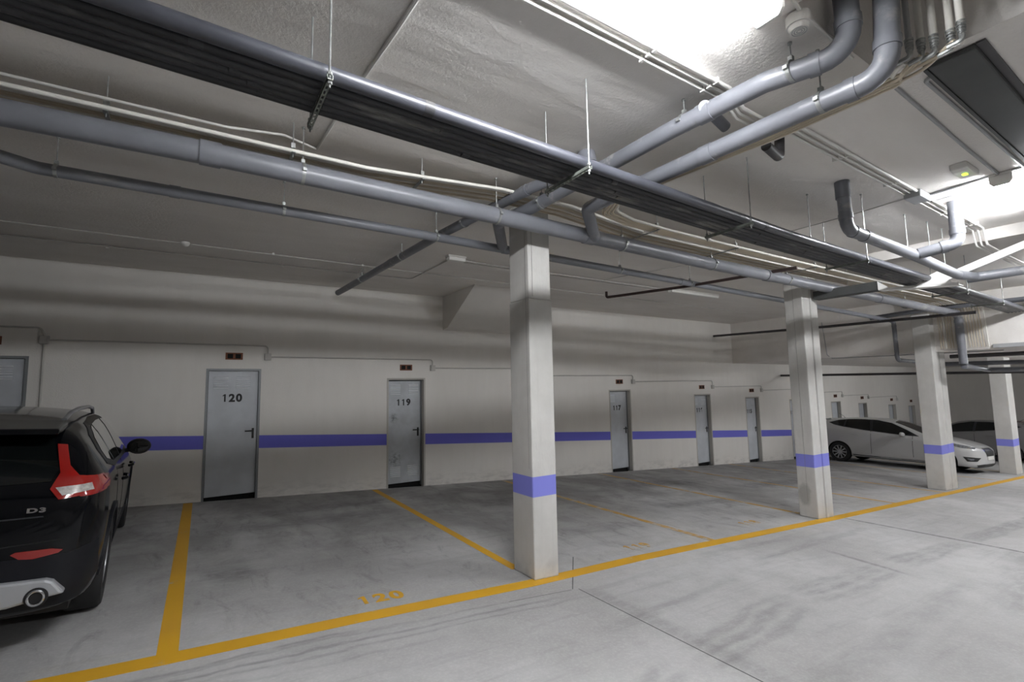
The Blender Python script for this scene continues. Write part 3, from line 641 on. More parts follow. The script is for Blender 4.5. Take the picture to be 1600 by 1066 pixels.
b = bmesh.new(); bx(b, -.14, .14, -.07, .07, -.07, 0); o = link('junction_box', b, M_COND, None, False, .01); o.location = (5.98, 1.72, CZ); tag(o, 'grey junction box on the ceiling where the conduits meet', 'junction box')
def cc(lab, pts, r=.010, mat=None, bend=.08, clips=()):
    o = tube_obj('ceiling_conduit', pts, r, mat or M_WHITEPL, None, bend, 8); tag(o, lab, 'conduit', 'conduits fixed to the ceiling')
    for c in clips:
        b = bmesh.new(); bx(b, c[0] - .014, c[0] + .014, c[1] - .014, c[1] + .014, CZ - .028, CZ); link('clip', b, M_WHITEPL, o)
    return o
zc_ = CZ - .012
cc('bright conduit crossing the ceiling above the black bundle', [(.86, 1.2, zc_), (.80, 2.3, zc_), (.74, 3.1, zc_), (.71, 3.78, zc_)], .012, M_WHITEPL, .1, [(.80, 2.80), (.75, 3.25)])
cc('conduit from the ceiling box towards the exit light', [(6.1, 1.66, zc_), (6.05, 1.23, zc_), (6.02, .9, zc_), (6.6, .3, zc_)], .012, M_COND, .2)
cc('thin conduit from the ceiling box towards the tubes', [(6.0, 1.80, zc_), (6.05, 2.3, zc_), (6.05, 3.1, zc_)], .007, M_COND_W, .05)
cc('second thin conduit beside the exit light', [(6.35, 1.72, zc_), (6.3, 1.2, zc_), (6.25, .95, zc_)], .007, M_COND, .1)
cc('conduit beginning near the stack pipes and running right', [(3.62, 1.10, zc_), (5, 1.13, zc_), (8.1, 1.17, zc_)], .013, M_COND, 0)
cc('conduit beside the dark ceiling duct', [(3.72, .86, zc_), (3.70, .975, zc_), (6, .975, zc_), (8.1, .97, zc_)], .013, M_COND, .05)
cc('thin ceiling conduit near the back wall, from the left edge to the unlit fitting', [(-6, 7.72, zc_), (2.95, 7.62, zc_), (2.98, 6.15, zc_)], .008, M_COND_W, .1, [(-1, 7.72), (1, 7.68)])
cc('thin ceiling conduit near the back wall carrying the round detector', [(-6, 7.0, zc_), (2.4, 7.12, zc_), (12, 7.2, zc_)], .008, M_COND_W, .1, [(.8, 7.06), (2, 7.1)])
cc('thin conduit branching near the brown fire pipe', [(5.9, 6.1, zc_), (6.05, 5.5, zc_), (6.7, 3.6, zc_)], .006, M_COND_W, .05)
cc('thin conduit to the speaker beside the left lamp', [(1.9, 1.0, zc_), (2.45, 1.09, zc_), (3.1, 1.12, zc_)], .010, M_WHITEPL, 0)
for k, y in enumerate((6.04, 6.12)):
    o = tube_obj('ceiling_conduit', [(3.15, y, CZ - .045), (4.6, y + .01, CZ - .045), (7.5, y, CZ - .045)], .009, M_COND_W, None, 0, 8)
    tag(o, ('nearer' if not k else 'farther') + ' of two conduits between the unlit fittings', 'conduit', 'twin conduits between fittings')
def batten(x0, x1, y, lab):
    o = empty('light_fitting', (x0, y, CZ)); tag(o, lab, 'light fitting', 'unlit light fittings')
    b = bmesh.new(); bx(b, 0, x1 - x0, -.05, .05, -.03, 0); link('base', b, M_COND_W, o, False, .006)
    b = bmesh.new(); prism(b, [(-.055, -.03), (.055, -.03), (.045, -.075), (-.045, -.075)], 'x', .01, x1 - x0 - .01); link('diffuser', b, M_WHITEPL, o, False, .01)
batten(2.86, 3.14, 6.02, 'small white ceiling box left of the nearest pillar'); batten(7.6, 9.1, 6.08, 'long unlit white fitting left of the second pillar')
# round detectors, speaker, exit light
b = bmesh.new(); sweep(b, [(0, 0, 0), (0, 0, -.02), (0, 0, -.045), (0, 0, -.055)], [.05, .05, .035, .01], 20); o = link('smoke_detector', b, M_WHITEPL, None, True); o.location = (-.18, 7.02, CZ - .012); tag(o, 'round white smoke detector on the ceiling at the left', 'detector')
b = bmesh.new(); sweep(b, [(0, 0, 0), (0, 0, -.055)], [.058, .058], 24); o = link('siren', b, M_WHITEPL, None, True); o.location = (2.5, 1.12, CZ - .01); tag(o, 'round white siren on the ceiling beside the left lamp', 'siren')
b = bmesh.new(); sweep(b, [(0, 0, -.055), (0, 0, -.08)], [.05, .042], 24); link('grille_cap', b, M_WHITEPL, o, True)
for q in range(3):
    b = bmesh.new()
    pts = [(math.cos(t) * (.012 + .011 * q), math.sin(t) * (.012 + .011 * q), -.081) for t in [i * math.pi / 8 for i in range(17)]]; sweep(b, pts, .0018, 5, False); link('grille_ring', b, M_COND, o, True)
b = bmesh.new(); prism(b, [(-.18, 0), (.18, 0), (.16, -.05), (.10, -.06), (-.10, -.06), (-.16, -.05)], 'y', -.06, .06); o = link('emergency_light', b, M_WHITEPL, None, False, .01); o.location = (5.62, 1.27, CZ); tag(o, 'oval emergency light with a glowing green lamp on the ceiling', 'emergency light')
b = bmesh.new(); bx(b, -.02, .02, -.015, .015, -.066, -.059); link('green_led', b, M_LED, o)
# dark duct panel
b = bmesh.new(); bx(b, 3.56, 9.5, .70, .915, CZ - .035, CZ); o = link('ventilation_duct', b, M_DUCT, None, False, .01); tag(o, 'flat dark grey duct panel on the ceiling at the upper right', 'duct')
b = bmesh.new(); bx(b, 3.56, 9.5, .66, .70, CZ - .012, CZ); link('painted_shadow_gap', b, M_PIPE_DK, o)  # shade of the gap along the duct edge, painted as a dark strip
b = bmesh.new(); bx(b, 3.56, 9.5, .9155, .935, CZ - .038, CZ - .0); link('edge_trim', b, M_DUCT, o)
# lit lamps
def lamp(x0, x1, y0, y1, ztop, lab):
    o = empty('fluorescent_lamp', ((x0 + x1) / 2, (y0 + y1) / 2, ztop)); tag(o, lab, 'lamp', 'lit fluorescent lamps')
    hx = (x1 - x0) / 2; hy = (y1 - y0) / 2
    b = bmesh.new(); bx(b, -hx, hx, -hy, hy, -.028, 0); link('housing', b, M_WHITEPL, o, False, .01)
    b = bmesh.new(); prism(b, [(-hy + .005, -.028), (hy - .005, -.028), (hy - .008, -.085), (hy - .03, -.115), (-hy + .03, -.115), (-hy + .008, -.085)], 'x', -hx + .02, hx - .02); link('diffuser', b, M_TUBE, o, False, .01)
    for sx in (-hx, hx - .025):
        b = bmesh.new(); prism(b, [(-hy, -.028), (hy, -.028), (hy - .004, -.088), (hy - .027, -.12), (-hy + .027, -.12), (-hy + .004, -.088)], 'x', sx, sx + .02 + .005); link('end_cap', b, M_WHITEPL, o, False, .004)
    for sx in (-hx * .6, hx * .6):
        b = bmesh.new(); bx(b, sx - .02, sx + .02, -hy - .01, -hy + .0, -.06, -.02); bx(b, sx - .02, sx + .02, hy, hy + .01, -.06, -.02); link('clip', b, M_COND, o)
lamp(.74, 2.28, 1.07, 1.23, CZ, 'bright fluorescent lamp on the ceiling at the top of the picture')
lamp(6.02, 7.52, 1.05, 1.21, CZ, 'bright fluorescent lamp at the right edge')
lamp(11.2, 12.7, 1.07, 1.23, CZ, 'fluorescent lamp farther along the aisle')
lamp(22.2, 23.7, 1.07, 1.23, LOWZ, 'fluorescent lamp farthest away under the low ceiling')
lamp(17.2, 18.7, 1.07, 1.23, LOWZ, 'fluorescent lamp under the low ceiling')
# white bracket with diagonal strut and sleeve
o = empty('steel_bracket', (8.3, 2.45, 2.95)); tag(o, 'white steel bracket with a diagonal strut hanging at the right', 'bracket')
b = bmesh.new(); prism(b, [(-.42, -.115), (-.42, -.10), (.46, -.015), (.46, -.03)], 'x', -.09, .09); prism(b, [(-.42, -.115), (-.42, -.075), (.46, .0), (.46, -.03)], 'x', -.094, -.088); link('cross_member', b, M_WSTEEL, o, False, .002)
b = bmesh.new(); prism(b, [(-.36, -.09), (-.33, -.02), (-.32, .11), (-.24, .11), (-.09, .05), (.02, -.04)], 'x', -.10, -.094); g = link('gusset_plate', b, M_WSTEEL, o)
b = bmesh.new(); prism(b, [(.30, -.035), (.46, -.02), (.46, .10)], 'x', -.10, -.094); link('end_plate', b, M_WSTEEL, o)
b = bmesh.new()
a0 = Vector((0, -.30, .02)); a1 = Vector((0, -1.50, .42)); d = (a1 - a0).normalized(); up = Vector((1, 0, 0)).cross(d) * .045
vs = [b.verts.new(p + s * up + Vector((t, 0, 0))) for p in (a0, a1) for s in (-1, 1) for t in (-.04, .04)]
for f in ((0, 1, 3, 2), (4, 6, 7, 5), (0, 4, 5, 1), (2, 3, 7, 6), (0, 2, 6, 4), (1, 5, 7, 3)): b.faces.new([vs[i] for i in f])
link('diagonal_strut', b, M_WSTEEL, o, False, .005)
b = bmesh.new(); bx(b, 8.22, 8.40, 2.92, 3.80, 2.93, 3.06); o = link('cable_duct', b, M_DUCT, None, False, .006); tag(o, 'dark rectangular duct between the second pillar and the white bracket', 'duct')
# conduits on the step face
for k, (pts, lab) in enumerate((([(13.87, 6.25, 3.2), (13.87, 6.18, 2.33), (13.95, 6.1, 2.235), (14.4, 4.6, 2.235), (14.6, 3.0, 2.235)], 'thin conduit dropping down the ceiling step left of the third pillar'),)):
    o = tube_obj('step_conduit', pts, .010, M_COND, None, .05, 8); tag(o, lab, 'conduit')
b = bmesh.new(); bx(b, 13.84, 13.88, 1.6, 3.0, 2.26, 2.34); o = link('tube_manifold', b, M_COND, None, False, .005); tag(o, 'grey manifold box where the beige tubes end on the step', 'manifold')

# ================================================================ cars
def lerp(a, b, t): return a + (b - a) * t
def interp(tab, x):
    if x <= tab[0][0]: return tab[0][1]
    for (a, va), (b, vb) in zip(tab, tab[1:]):
        if x <= b: return lerp(va, vb, (x - a) / (b - a))
    return tab[-1][1]
class CarBody:
    def __init__(s, spec, mat_paint, root):
        s.sp = spec; s.root = root
        T = spec
        bm = bmesh.new(); rings = []
        for x in T['st']:
            zb = interp(T['zb'], x); w = interp(T['w'], x); ztp = interp(T['zt'], x); belt = min(interp(T['belt'], x), ztp - .035)
            wb = w * interp(T['wb'], x); wr = interp(T['wr'], x); gh = max(0., min(1., (ztp - belt - .05) / .30))
            wr = lerp(wb * .93, wr, gh); mid = lerp(zb, belt, .5)
            pts = [(0, zb), (.6 * w, zb), (.93 * w, zb + .015), (.985 * w, zb + .10), (w, mid), (w * .995, lerp(mid, belt, .55)), (lerp(w, wb, .45), belt - .045 * 1),
                   (wb, belt), (lerp(wb, wr, .38) + .012 * gh, lerp(belt, ztp, .38)), (lerp(wb, wr, .80) + .016 * gh, lerp(belt, ztp, .78)), (wr - .03, ztp - .03 * (.4 + gh)), (wr * .62, ztp - .004), (0, ztp + .008 * gh)]
            rings.append([(x, y, z) for y, z in pts])
        n = len(rings[0])
        R = []
        for r in rings:
            right = [bm.verts.new((x, -y, z)) for x, y, z in r]; left = [right[0]] + [bm.verts.new((x, y, z)) for x, y, z in r[1:-1]] + [right[-1]]
            R.append(right + left[1:-1][::-1])
        m = len(R[0])
        for a, b2 in zip(R, R[1:]):
            for k in range(m): bm.faces.new((a[k], a[(k + 1) % m], b2[(k + 1) % m], b2[k]))
        bm.faces.new(R[0][::-1]); bm.faces.new(R[-1])
        bmesh.ops.recalc_face_normals(bm, faces=bm.faces[:])
        me = bpy.data.meshes.new('body'); bm.to_mesh(me); bm.free(); tmp = bpy.data.objects.new('tmpbody', me); COL.objects.link(tmp)
        md = tmp.modifiers.new('s', 'SUBSURF'); md.levels = 2; md.render_levels = 2
        cb = bmesh.new()
        for wx in T['wheels']:
            for sd in (-1, 1):
                cyl(cb, (wx, sd * (T['hw'] - .30), T['wz']), (wx, sd * (T['hw'] + .2), T['wz']), T['arch'], 40)
        cm = bpy.data.meshes.new('cut'); bmesh.ops.recalc_face_normals(cb, faces=cb.faces[:]); cb.to_mesh(cm); cb.free(); co = bpy.data.objects.new('tmpcut', cm); COL.objects.link(co)
        bo = tmp.modifiers.new('b', 'BOOLEAN'); bo.object = co; bo.operation = 'DIFFERENCE'; bo.solver = 'EXACT'
        dg = bpy.context.evaluated_depsgraph_get(); me2 = bpy.data.meshes.new_from_object(tmp.evaluated_get(dg))
        bpy.data.objects.remove(tmp); bpy.data.objects.remove(co); bpy.data.meshes.remove(cm)
        me2.materials.clear(); me2.materials.append(mat_paint); me2.materials.append(M_TRIM)
        for p in me2.polygons:
            p.use_smooth = True; c = p.center; p.material_index = 0
            for wx in T['wheels']:
                d = math.hypot(c.x - wx, c.z - T['wz'])
                if d < T['arch'] * 1.003 and abs(c.y) > .3 and (abs(d - T['arch']) < .012 or d < T['arch']) and abs(p.normal.y) < 2:
                    if d < T['arch'] - .004 or abs(p.normal.x * (c.x - wx) + p.normal.z * (c.z - T['wz'])) / max(d, .01) > .8: p.material_index = 1
            if c.z < interp(T['zb'], c.x) + .03: p.material_index = 1
        me2.set_sharp_from_angle(angle=math.radians(35))
        me2.name = 'body'
        s.obj = bpy.data.objects.new('body', me2); COL.objects.link(s.obj); s.obj.parent = root
        s.bvh = BVHTree.FromPolygons([v.co.copy() for v in me2.vertices], [tuple(p.vertices) for p in me2.polygons])
    def panel(s, name, poly, direction, mat, off=.004, step=.05, side=1, parent=None, label=None):
        """poly: 2D outline. direction 'side': (x,z) cast from the +-y side; 'rear'/'front': (y,z); 'top': (x,y)"""
        P = [Vector(p) for p in poly]; out = []
        for i, a in enumerate(P):
            b = P[(i + 1) % len(P)]; k = max(1, int((b - a).length / step))
            out += [a.lerp(b, j / k) for j in range(k)]
        nb = len(out); mn = Vector((min(p.x for p in out), min(p.y for p in out))); mx = Vector((max(p.x for p in out), max(p.y for p in out)))
        def inside(p):
            c = False
            for i in range(nb):
                a, b = out[i], out[i - 1]
                if (a.y > p.y) != (b.y > p.y) and p.x < (b.x - a.x) * (p.y - a.y) / (b.y - a.y) + a.x: c = not c
            return c
        pts = list(out); gx = mn.x + step * .5
        while gx < mx.x:
            gy = mn.y + step * .5
            while gy < mx.y:
                q = Vector((gx, gy))
                if inside(q) and min((q - o).length for o in out) > step * .35: pts.append(q)
                gy += step
            gx += step
        vs, _, fs, *_ = delaunay_2d_cdt(pts, [(i, (i + 1) % nb) for i in range(nb)], [], 1, 1e-6)
        bm = bmesh.new(); top = []; last = None
        for v in vs:
            if direction == 'side': o = Vector((v.x, side * 3, v.y)); d = Vector((0, -side, 0))
            elif direction == 'rear': o = Vector((-3, v.x, v.y)); d = Vector((1, 0, 0))
            elif direction == 'front': o = Vector((8, v.x, v.y)); d = Vector((-1, 0, 0))
            else: o = Vector((v.x, v.y, 4)); d = Vector((0, 0, -1))
            h, nn, _, _ = s.bvh.ray_cast(o, d)
            if h is None:
                h, nn, _, _ = s.bvh.find_nearest(o + d * (o.length))
                if h is None: h = o; nn = -d
            if nn.dot(d) > 0: nn = -nn
            top.append((h + nn * off, h - nn * .004))
        A = [bm.verts.new(t[0]) for t in top]; B = [bm.verts.new(t[1]) for t in top]; edges = {}
        for f in fs:
            if len(set(f)) < 3: continue
            try: bm.faces.new([A[i] for i in f])
            except ValueError: continue
            for i in range(len(f)): e = (f[i], f[(i + 1) % len(f)]); edges[e] = 1
        for (a, b) in list(edges):
            if (b, a) not in edges:
                try: bm.faces.new((A[a], B[a], B[b], A[b]))
                except ValueError: pass
        bmesh.ops.recalc_face_normals(bm, faces=bm.faces[:])
        for v in [v for v in bm.verts if not v.link_faces]: bm.verts.remove(v)
        o = link(name, bm, mat, parent or s.root, True)
        if label: o['label'] = label
        return o
def wheel(root, x, y, z, r, wd, nsp, rimr, rimmat, side):
    t = bmesh.new(); prof = [(rimr, -.5), (r - .02, -.5), (r - .004, -.42), (r, -.30), (r, .30), (r - .004, .42), (r - .02, .5), (rimr, .5), (rimr - .012, .45), (rimr - .012, -.45)]
    n = 40; R = []
    for k in range(n):
        a = 2 * math.pi * k / n; R.append([t.verts.new((math.cos(a) * p, q * wd, math.sin(a) * p)) for p, q in prof])
    for k in range(n):
        a, b2 = R[k], R[(k + 1) % n]
        for j in range(len(prof)): t.faces.new((a[j], a[(j + 1) % len(prof)], b2[(j + 1) % len(prof)], b2[j]))
    ty_ = link('wheel', t, M_TYRE, root, True); ty_.location = (x, y, z)
    b = bmesh.new(); s = side
    cyl(b, (0, s * wd * .05, 0), (0, s * wd * .07, 0), rimr - .02, 32, 1)
    pts = [(math.cos(2 * math.pi * k / 36) * (rimr - .012), s * wd * .40, math.sin(2 * math.pi * k / 36) * (rimr - .012)) for k in range(37)]
    sweep(b, pts, .012, 6, False)
    cyl(b, (0, s * wd * .2, 0), (0, s * wd * .38, 0), .05, 20); 
    for k in range(nsp):
        a = 2 * math.pi * k / nsp; c, q = math.cos(a), math.sin(a); u = Vector((c, 0, q)); v = Vector((-q, 0, c)); hw = .013 if nsp > 6 else .022
        A = [u * .03 + v * hw + Vector((0, s * wd * .36, 0)), u * .03 - v * hw + Vector((0, s * wd * .36, 0)), u * (rimr - .01) - v * hw * 1.4 + Vector((0, s * wd * .40, 0)), u * (rimr - .01) + v * hw * 1.4 + Vector((0, s * wd * .40, 0))]
        lo = [p - Vector((0, s * .02, 0)) for p in A]; av = [b.verts.new(p) for p in A]; bv = [b.verts.new(p) for p in lo]
        b.faces.new(av); b.faces.new(bv[::-1])
        for j in range(4): b.faces.new((av[j], bv[j], bv[(j + 1) % 4], av[(j + 1) % 4]))
    link('rim', b, [rimmat, M_BLACK], ty_, True)
    return ty_
TILT = math.atan(SL)
def car_root(name, label, x, y, heading, cat='car'):
    """heading: angle of the car's nose about the vertical"""
    o = empty(name, (x, y, fz(x)))
    o.matrix_world = Matrix.Translation((x, y, fz(x))) @ Matrix.Rotation(TILT, 4, 'Y') @ Matrix.Rotation(heading, 4, 'Z')
    tag(o, label, cat); return o
# ---- black crossover hatchback, rear towards the camera (local x=0 rear bumper, +x nose)
SPV = dict(
    st=[0, .03, .07, .12, .18, .26, .34, .42, .52, .62, .78, .9, 1.05, 1.3, 1.6, 1.9, 2.2, 2.45, 2.65, 2.85, 3.05, 3.25, 3.4, 3.55, 3.75, 3.95, 4.15, 4.28, 4.35],
    zb=[(0, .34), (.07, .26), (.3, .22), (4.0, .22), (4.35, .30)],
    w=[(0, .66), (.03, .74), (.07, .79), (.12, .825), (.18, .85), (.26, .872), (.42, .89), (.9, .90), (3.6, .90), (3.95, .87), (4.15, .80), (4.28, .68), (4.35, .5)],
    zt=[(0, .80), (.03, .93), (.07, 1.0), (.12, 1.06), (.18, 1.14), (.26, 1.245), (.34, 1.335), (.42, 1.375), (.52, 1.40), (.78, 1.43), (1.3, 1.455), (1.9, 1.46), (2.2, 1.44), (2.45, 1.39), (2.65, 1.31), (3.05, 1.11), (3.25, 1.02), (3.55, .97), (3.95, .90), (4.15, .82), (4.28, .72), (4.35, .62)],
    belt=[(0, .75), (.12, 1.0), (.3, 1.06), (.8, 1.06), (1.4, 1.0), (2.9, .96), (4.35, .7)],
    wb=[(0, .97), (.3, .95), (4.35, .95)], wr=[(0, .62), (.3, .60), (.6, .60), (1.6, .62), (2.5, .62), (3.2, .7), (4.35, .5)],
    wheels=[.86, 3.51], wz=.335, arch=.375, hw=.90)
V = car_root('car', 'black crossover hatchback parked nose to the wall at the left edge', -1.40, 4.09, math.pi / 2 + .045)
cb = CarBody(SPV, M_CARBLK, V)
for wx in SPV['wheels']:
    for sd in (-1, 1): wheel(V, wx, sd * .785, .328, .328, .215, 5, .215, M_RIM, sd)
sgn = -1
# rear window, spoiler, lights
cb.panel('rear_window', [(-.56, 1.29), (-.625, 1.10), (-.60, 1.035), (0, 1.01), (.60, 1.035), (.625, 1.10), (.56, 1.29)], 'rear', M_GLASS, .004)
b = bmesh.new(); prism(b, [(.14, 1.325), (.16, 1.36), (.46, 1.405), (.52, 1.36), (.3, 1.325)], 'y', -.60, .60); sp = link('spoiler', b, M_CARBLK, V, False, .012)
b = bmesh.new(); bx(b, .128, .15, -.20, .20, 1.328, 1.345); link('brake_light', b, M_RLENS, sp)
for sd in (-1, 1):
    cb.panel('tail_light', [(sd * .585, 1.25), (sd * .635, 1.245), (sd * .675, 1.12), (sd * .73, 1.06), (sd * .865, 1.04), (sd * .87, .955), (sd * .655, .93), (sd * .605, .99), (sd * .635, 1.08)], 'rear', M_RLENS, .010, .03, label='tall red tail light')
    cb.panel('tail_light_wrap', [(.06, 1.045), (.30, 1.05), (.42, .99), (.30, .945), (.08, .935)], 'side', M_RLENS, .006, .03, sd)
    cb.panel('reversing_lamp', [(sd * .63, .995), (sd * .79, 1.01), (sd * .805, .97), (sd * .668, .95)], 'rear', M_CLENS, .014, .03, label='clear reversing lamp')
    cb.panel('reflector', [(sd * .48, .635), (sd * .52, .605), (sd * .58, .598), (sd * .69, .618), (sd * .71, .635), (sd * .66, .648), (sd * .50, .648)], 'rear', M_RLENS, .008, .03, label='low red reflector')
    # roof rail
    rail = [(.50, sd * .575, 1.405), (.66, sd * .585, 1.45), (1.0, sd * .59, 1.472), (1.6, sd * .59, 1.474), (1.98, sd * .585, 1.452), (2.12, sd * .58, 1.40)]
    b = bmesh.new(); sweep(b, fillet(rail, .25), .015, 10); link('roof_rail', b, M_RAIL, V, True)
    # side glass
    glass = [(.62, 1.10), (.60, 1.17), (.70, 1.27), (.95, 1.345), (1.4, 1.375), (1.9, 1.375), (2.25, 1.33), (2.62, 1.16), (2.80, 1.02), (2.5, 1.0), (1.6, 1.02), (.9, 1.05)]
    cb.panel('window_surround', [(x + (x - 1.6) * .028, z + (.018 if z > 1.15 else -.018)) for x, z in glass], 'side', M_TRIM, .004, .05, sd)
    cb.panel('side_window', [(.66, 1.11), (.65, 1.17), (.74, 1.26), (.90, 1.315), (1.02, 1.335), (.98, 1.06)], 'side', M_GLASS2, .008, .05, sd)
    cb.panel('side_window', [(1.03, 1.06), (1.08, 1.34), (1.4, 1.358), (1.66, 1.36), (1.70, 1.03)], 'side', M_GLASS2, .008, .05, sd)
    cb.panel('side_window', [(1.77, 1.03), (1.74, 1.36), (1.95, 1.355), (2.22, 1.31), (2.55, 1.16), (2.72, 1.035)], 'side', M_GLASS2, .008, .05, sd)
    for hx in (1.30, 2.22):
        b = bmesh.new(); yy = sd * .91; sweep(b, fillet([(hx - .10, yy, .885), (hx - .08, yy + sd * .03, .89), (hx + .08, yy + sd * .03, .895), (hx + .10, yy, .895)], .03), .013, 8); link('door_handle', b, M_CARBLK, V, True)
    for sx0 in (1.02, 1.74):
        cb.panel('door_seam', [(sx0, .36), (sx0 + .008, .36), (sx0 + .008, 1.0), (sx0, 1.0)], 'side', M_DARK, .002, .06, sd)
    cb.panel('sill_cladding', [(1.24, .24), (3.12, .24), (3.12, .34), (1.24, .34)], 'side', M_CLAD, .012, .06, sd)
    # wheel arch cladding
    for wx in SPV['wheels']:
        ar = [(wx + math.cos(t) * .378, .335 + math.sin(t) * .378) for t in [math.pi * k / 14 for k in range(15)]]; br = [(wx + math.cos(t) * .425, .335 + math.sin(t) * .425) for t in [math.pi * (14 - k) / 14 for k in range(15)]]
        cb.panel('arch_cladding', ar + br, 'side', M_CLAD, .012, .05, sd)
    # mirror
    b = bmesh.new(); m0 = Vector((2.50, sd * .965, 1.04)); nv = 12
    bmesh.ops.create_uvsphere(b, u_segments=20, v_segments=12, radius=1, matrix=Matrix.Translation(m0) @ Matrix.Diagonal((.075, .105, .082, 1)))
    for v in b.verts:
        if v.co.x < m0.x - .035: v.co.x = m0.x - .035
    mr = link('wing_mirror', b, M_TRIM, V, True)
    b = bmesh.new(); sweep(b, [(2.53, sd * .84, .995), (2.52, sd * .93, 1.01)], .022, 10); link('mirror_arm', b, M_TRIM, mr, True)
    b = bmesh.new(); bmesh.ops.create_uvsphere(b, u_segments=20, v_segments=10, radius=1, matrix=Matrix.Translation(m0 + Vector((-.036, 0, .002))) @ Matrix.Diagonal((.003, .085, .062, 1))); link('mirror_glass', b, M_GLASS, mr, True)
# rear bumper cladding, skid plate and exhausts
cb.panel('rear_bumper', [(-.86, .64), (-.74, .61), (0, .60), (.74, .61), (.86, .64), (.87, .40), (.80, .30), (0, .30), (-.80, .30), (-.87, .40)], 'rear', M_CLAD, .006, .05, label='textured dark lower bumper')
b = bmesh.new(); prism(b, [(-.75, .385), (-.69, .465), (-.655, .48), (0, .495), (.655, .48), (.69, .465), (.75, .385), (.68, .375), (.5, .34), (-.5, .34), (-.68, .375)], 'x', -.035, .06)
sk = link('skid_plate', b, M_SILVER, V, False, .015)
for sd in (-1, 1):
    b = bmesh.new(); cyl(b, (-.04, sd * .625, .385), (.10, sd * .625, .385), .055, 28); r_ = link('exhaust_surround', b, M_BLACK, V, True)
    b = bmesh.new()
    pts = [(-.05, sd * .625 + math.cos(t) * .036, .385 + math.sin(t) * .040) for t in [2 * math.pi * k / 24 for k in range(25)]]; sweep(b, pts, .007, 8, False); link('exhaust_tip', b, M_CHROME, r_, True)
b = bmesh.new(); bx(b, .25, .6, -.75, .75, .20, .30); link('underbody', b, M_BLACK, V)
cb.panel('tailgate_seam', [(-.70, .70), (0, .66), (.70, .70), (.70, .694), (0, .654), (-.70, .694)], 'rear', M_DARK, .003, .06)
cb.panel('tailgate_crease', [(-.60, .845), (0, .83), (.60, .845), (.60, .837), (0, .822), (-.60, .837)], 'rear', M_TRIM, .008, .06)
me = text_mesh('D3', .045, .004, .002, 1.15); me.materials.clear(); me.materials.append(M_CHROME)
h, nn, _, _ = cb.bvh.ray_cast(Vector((-3, -.565, .878)), Vector((1, 0, 0)))
o = bpy.data.objects.new('badge', me); COL.objects.link(o); o.parent = V; o['label'] = 'chrome D3 badge'
o.location = (h + nn * .008) if nn.x < 0 else (h - nn * .008); o.rotation_euler = (math.radians(80), 0, -math.pi / 2); o.scale = (1.5, .8, 1)

# ---- white hatchback, side view, nose towards the aisle
SPF = dict(
    st=[0, .04, .10, .16, .24, .34, .46, .6, .78, .95, 1.2, 1.5, 1.8, 2.1, 2.4, 2.6, 2.8, 3.0, 3.2, 3.35, 3.5, 3.7, 3.9, 4.08, 4.22, 4.31, 4.36],
    zb=[(0, .36), (.1, .24), (.4, .19), (3.9, .18), (4.2, .16), (4.36, .24)],
    w=[(0, .60), (.04, .72), (.10, .79), (.24, .85), (.46, .89), (.9, .91), (3.6, .91), (3.9, .88), (4.08, .83), (4.22, .74), (4.31, .60), (4.36, .42)],
    zt=[(0, .86), (.04, 1.0), (.10, 1.10), (.16, 1.18), (.24, 1.27), (.34, 1.35), (.46, 1.395), (.6, 1.42), (.95, 1.455), (1.5, 1.48), (1.9, 1.475), (2.2, 1.44), (2.5, 1.35), (2.8, 1.21), (3.0, 1.11), (3.2, 1.02), (3.35, .99), (3.7, .93), (3.9, .88), (4.08, .82), (4.22, .75), (4.31, .68), (4.36, .60)],
    belt=[(0, .82), (.3, 1.12), (.8, 1.10), (1.6, 1.03), (2.6, .94), (3.2, .90), (4.36, .65)],
    wb=[(0, .97), (.3, .95), (4.36, .95)], wr=[(0, .60), (.6, .60), (1.6, .62), (2.5, .62), (3.2, .72), (4.36, .4)],
    wheels=[.86, 3.51], wz=.32, arch=.355, hw=.91)
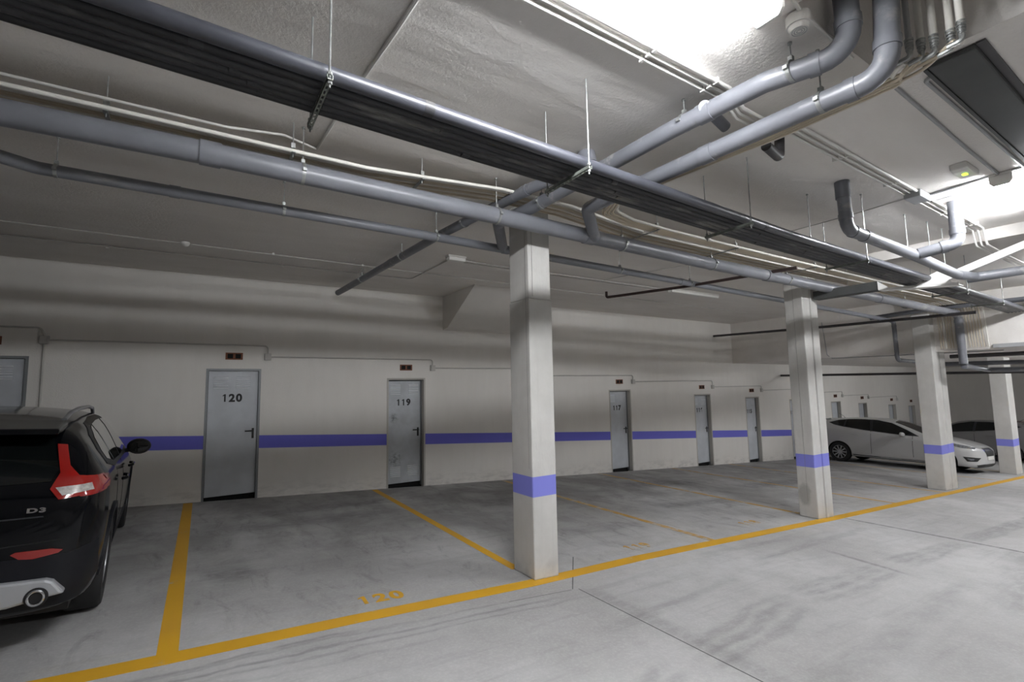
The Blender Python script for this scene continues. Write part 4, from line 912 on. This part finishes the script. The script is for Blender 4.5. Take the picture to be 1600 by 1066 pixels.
def hatch(label, x, y, paint, heading=-math.pi / 2):
    Fc = car_root('car', label, x, y, heading)
    c = CarBody(SPF, paint, Fc)
    for wx in SPF['wheels']:
        for sd in (-1, 1): wheel(Fc, wx, sd * .80, .318, .318, .21, 10, .225, M_RIM, sd)
    for sd in (-1, 1):
        c.panel('window_surround', [(.52, 1.27), (.80, 1.36), (1.1, 1.40), (1.4, 1.415), (1.9, 1.40), (2.3, 1.325), (2.7, 1.14), (3.02, .965), (2.6, .975), (1.6, 1.065), (.95, 1.15), (.70, 1.20)], 'side', M_TRIM, .005, .06, sd)
        c.panel('side_window', [(.58, 1.265), (.80, 1.335), (1.0, 1.37), (.98, 1.165), (.74, 1.21)], 'side', M_GLASS, .009, .06, sd)
        c.panel('side_window', [(1.04, 1.155), (1.05, 1.375), (1.4, 1.395), (1.72, 1.39), (1.76, 1.07)], 'side', M_GLASS, .009, .06, sd)
        c.panel('side_window', [(1.84, 1.055), (1.80, 1.398), (1.95, 1.388), (2.28, 1.32), (2.68, 1.13), (2.84, 1.01), (2.6, .99)], 'side', M_GLASS, .009, .06, sd)
        c.panel('tail_light', [(.02, 1.01), (.03, 1.10), (.14, 1.115), (.36, 1.035), (.28, 1.005)], 'side', M_RLENS, .006, .04, sd)
        c.panel('tail_light', [(sd * .55, 1.0), (sd * .60, 1.08), (sd * .80, 1.09), (sd * .84, 1.0)], 'rear', M_RLENS, .006, .04)
        c.panel('headlight', [(3.62, .80), (3.70, .84), (4.05, .775), (4.22, .73), (4.20, .69), (3.95, .715)], 'side', M_HLENS, .006, .04, sd, label='swept back clear headlight')
        c.panel('fog_lamp_surround', [(3.98, .48), (4.30, .46), (4.24, .36), (4.06, .35)], 'side', M_BLACK, .006, .04, sd)
        c.panel('fog_lamp', [(4.06, .44), (4.20, .43), (4.18, .39), (4.09, .39)], 'side', M_HLENS, .012, .04, sd)
        for sx0 in (1.78, 2.86):
            c.panel('door_seam', [(sx0, .34), (sx0 + .010, .34), (sx0 + .010, .98 if sx0 > 2 else 1.05), (sx0, .98 if sx0 > 2 else 1.05)], 'side', M_DARK, .002, .08, sd)
        c.panel('sill', [(1.24, .17), (3.13, .17), (3.13, .26), (1.24, .28)], 'side', M_TRIM, .008, .06, sd)
        for hx in (1.36, 2.35):
            b = bmesh.new(); yy = sd * .915; sweep(b, fillet([(hx - .10, yy, .925), (hx - .08, yy + sd * .03, .93), (hx + .08, yy + sd * .03, .92), (hx + .10, yy, .915)], .03), .012, 8); link('door_handle', b, paint, Fc, True)
        b = bmesh.new(); m0 = Vector((2.64, sd * .99, .995)); bmesh.ops.create_uvsphere(b, u_segments=20, v_segments=12, radius=1, matrix=Matrix.Translation(m0) @ Matrix.Diagonal((.08, .11, .072, 1)))
        for v in b.verts:
            if v.co.x < m0.x - .035: v.co.x = m0.x - .035
        sweep(b, [(2.66, sd * .86, .955), (2.65, sd * .94, .965)], .022, 10)
        link('wing_mirror', b, paint, Fc, True)
    c.panel('windscreen', [(2.35, -.54), (2.28, 0), (2.35, .54), (3.06, .70), (3.16, 0), (3.06, -.70)], 'top', M_GLASS, .004, .07)
    c.panel('rear_window', [(-.52, 1.32), (-.62, 1.14), (.62, 1.14), (.52, 1.32)], 'rear', M_GLASS, .004, .06)
    c.panel('grille', [(-.30, .70), (-.36, .62), (-.28, .50), (.28, .50), (.36, .62), (.30, .70)], 'front', M_BLACK, .010, .05)
    c.panel('grille_surround', [(-.34, .72), (-.40, .62), (-.31, .48), (.31, .48), (.40, .62), (.34, .72)], 'front', M_CHROME, .006, .05)
    c.panel('front_lip', [(-.70, .26), (-.6, .18), (.6, .18), (.70, .26), (.5, .29), (-.5, .29)], 'front', M_BLACK, .012, .05)
    c.panel('number_plate', [(-.26, .50), (.26, .50), (.26, .40), (-.26, .40)], 'front', M_WHITEPL, .016, .06)
    b = bmesh.new(); sweep(b, [(.72, 0, 1.43), (.66, 0, 1.50), (.52, 0, 1.58)], [.008, .005, .003], 8); link('aerial', b, M_BLACK, Fc, True)
    b = bmesh.new(); prism(b, [(.14, 1.335), (.16, 1.365), (.50, 1.42), (.55, 1.37)], 'y', -.58, .58); link('spoiler', b, paint, Fc, False, .012)
    return Fc
hatch('white hatchback parked tail to the wall behind the third pillar', 18.96, 8.78, M_CARWHT)
hatch('dark grey car parked in shade beyond the white car', 25.5, 4.35, M_CARGRY, math.pi / 2)
hatch('dark red car at the far right edge behind the last pillar', 28.4, 4.3, M_CARRED, math.pi / 2)
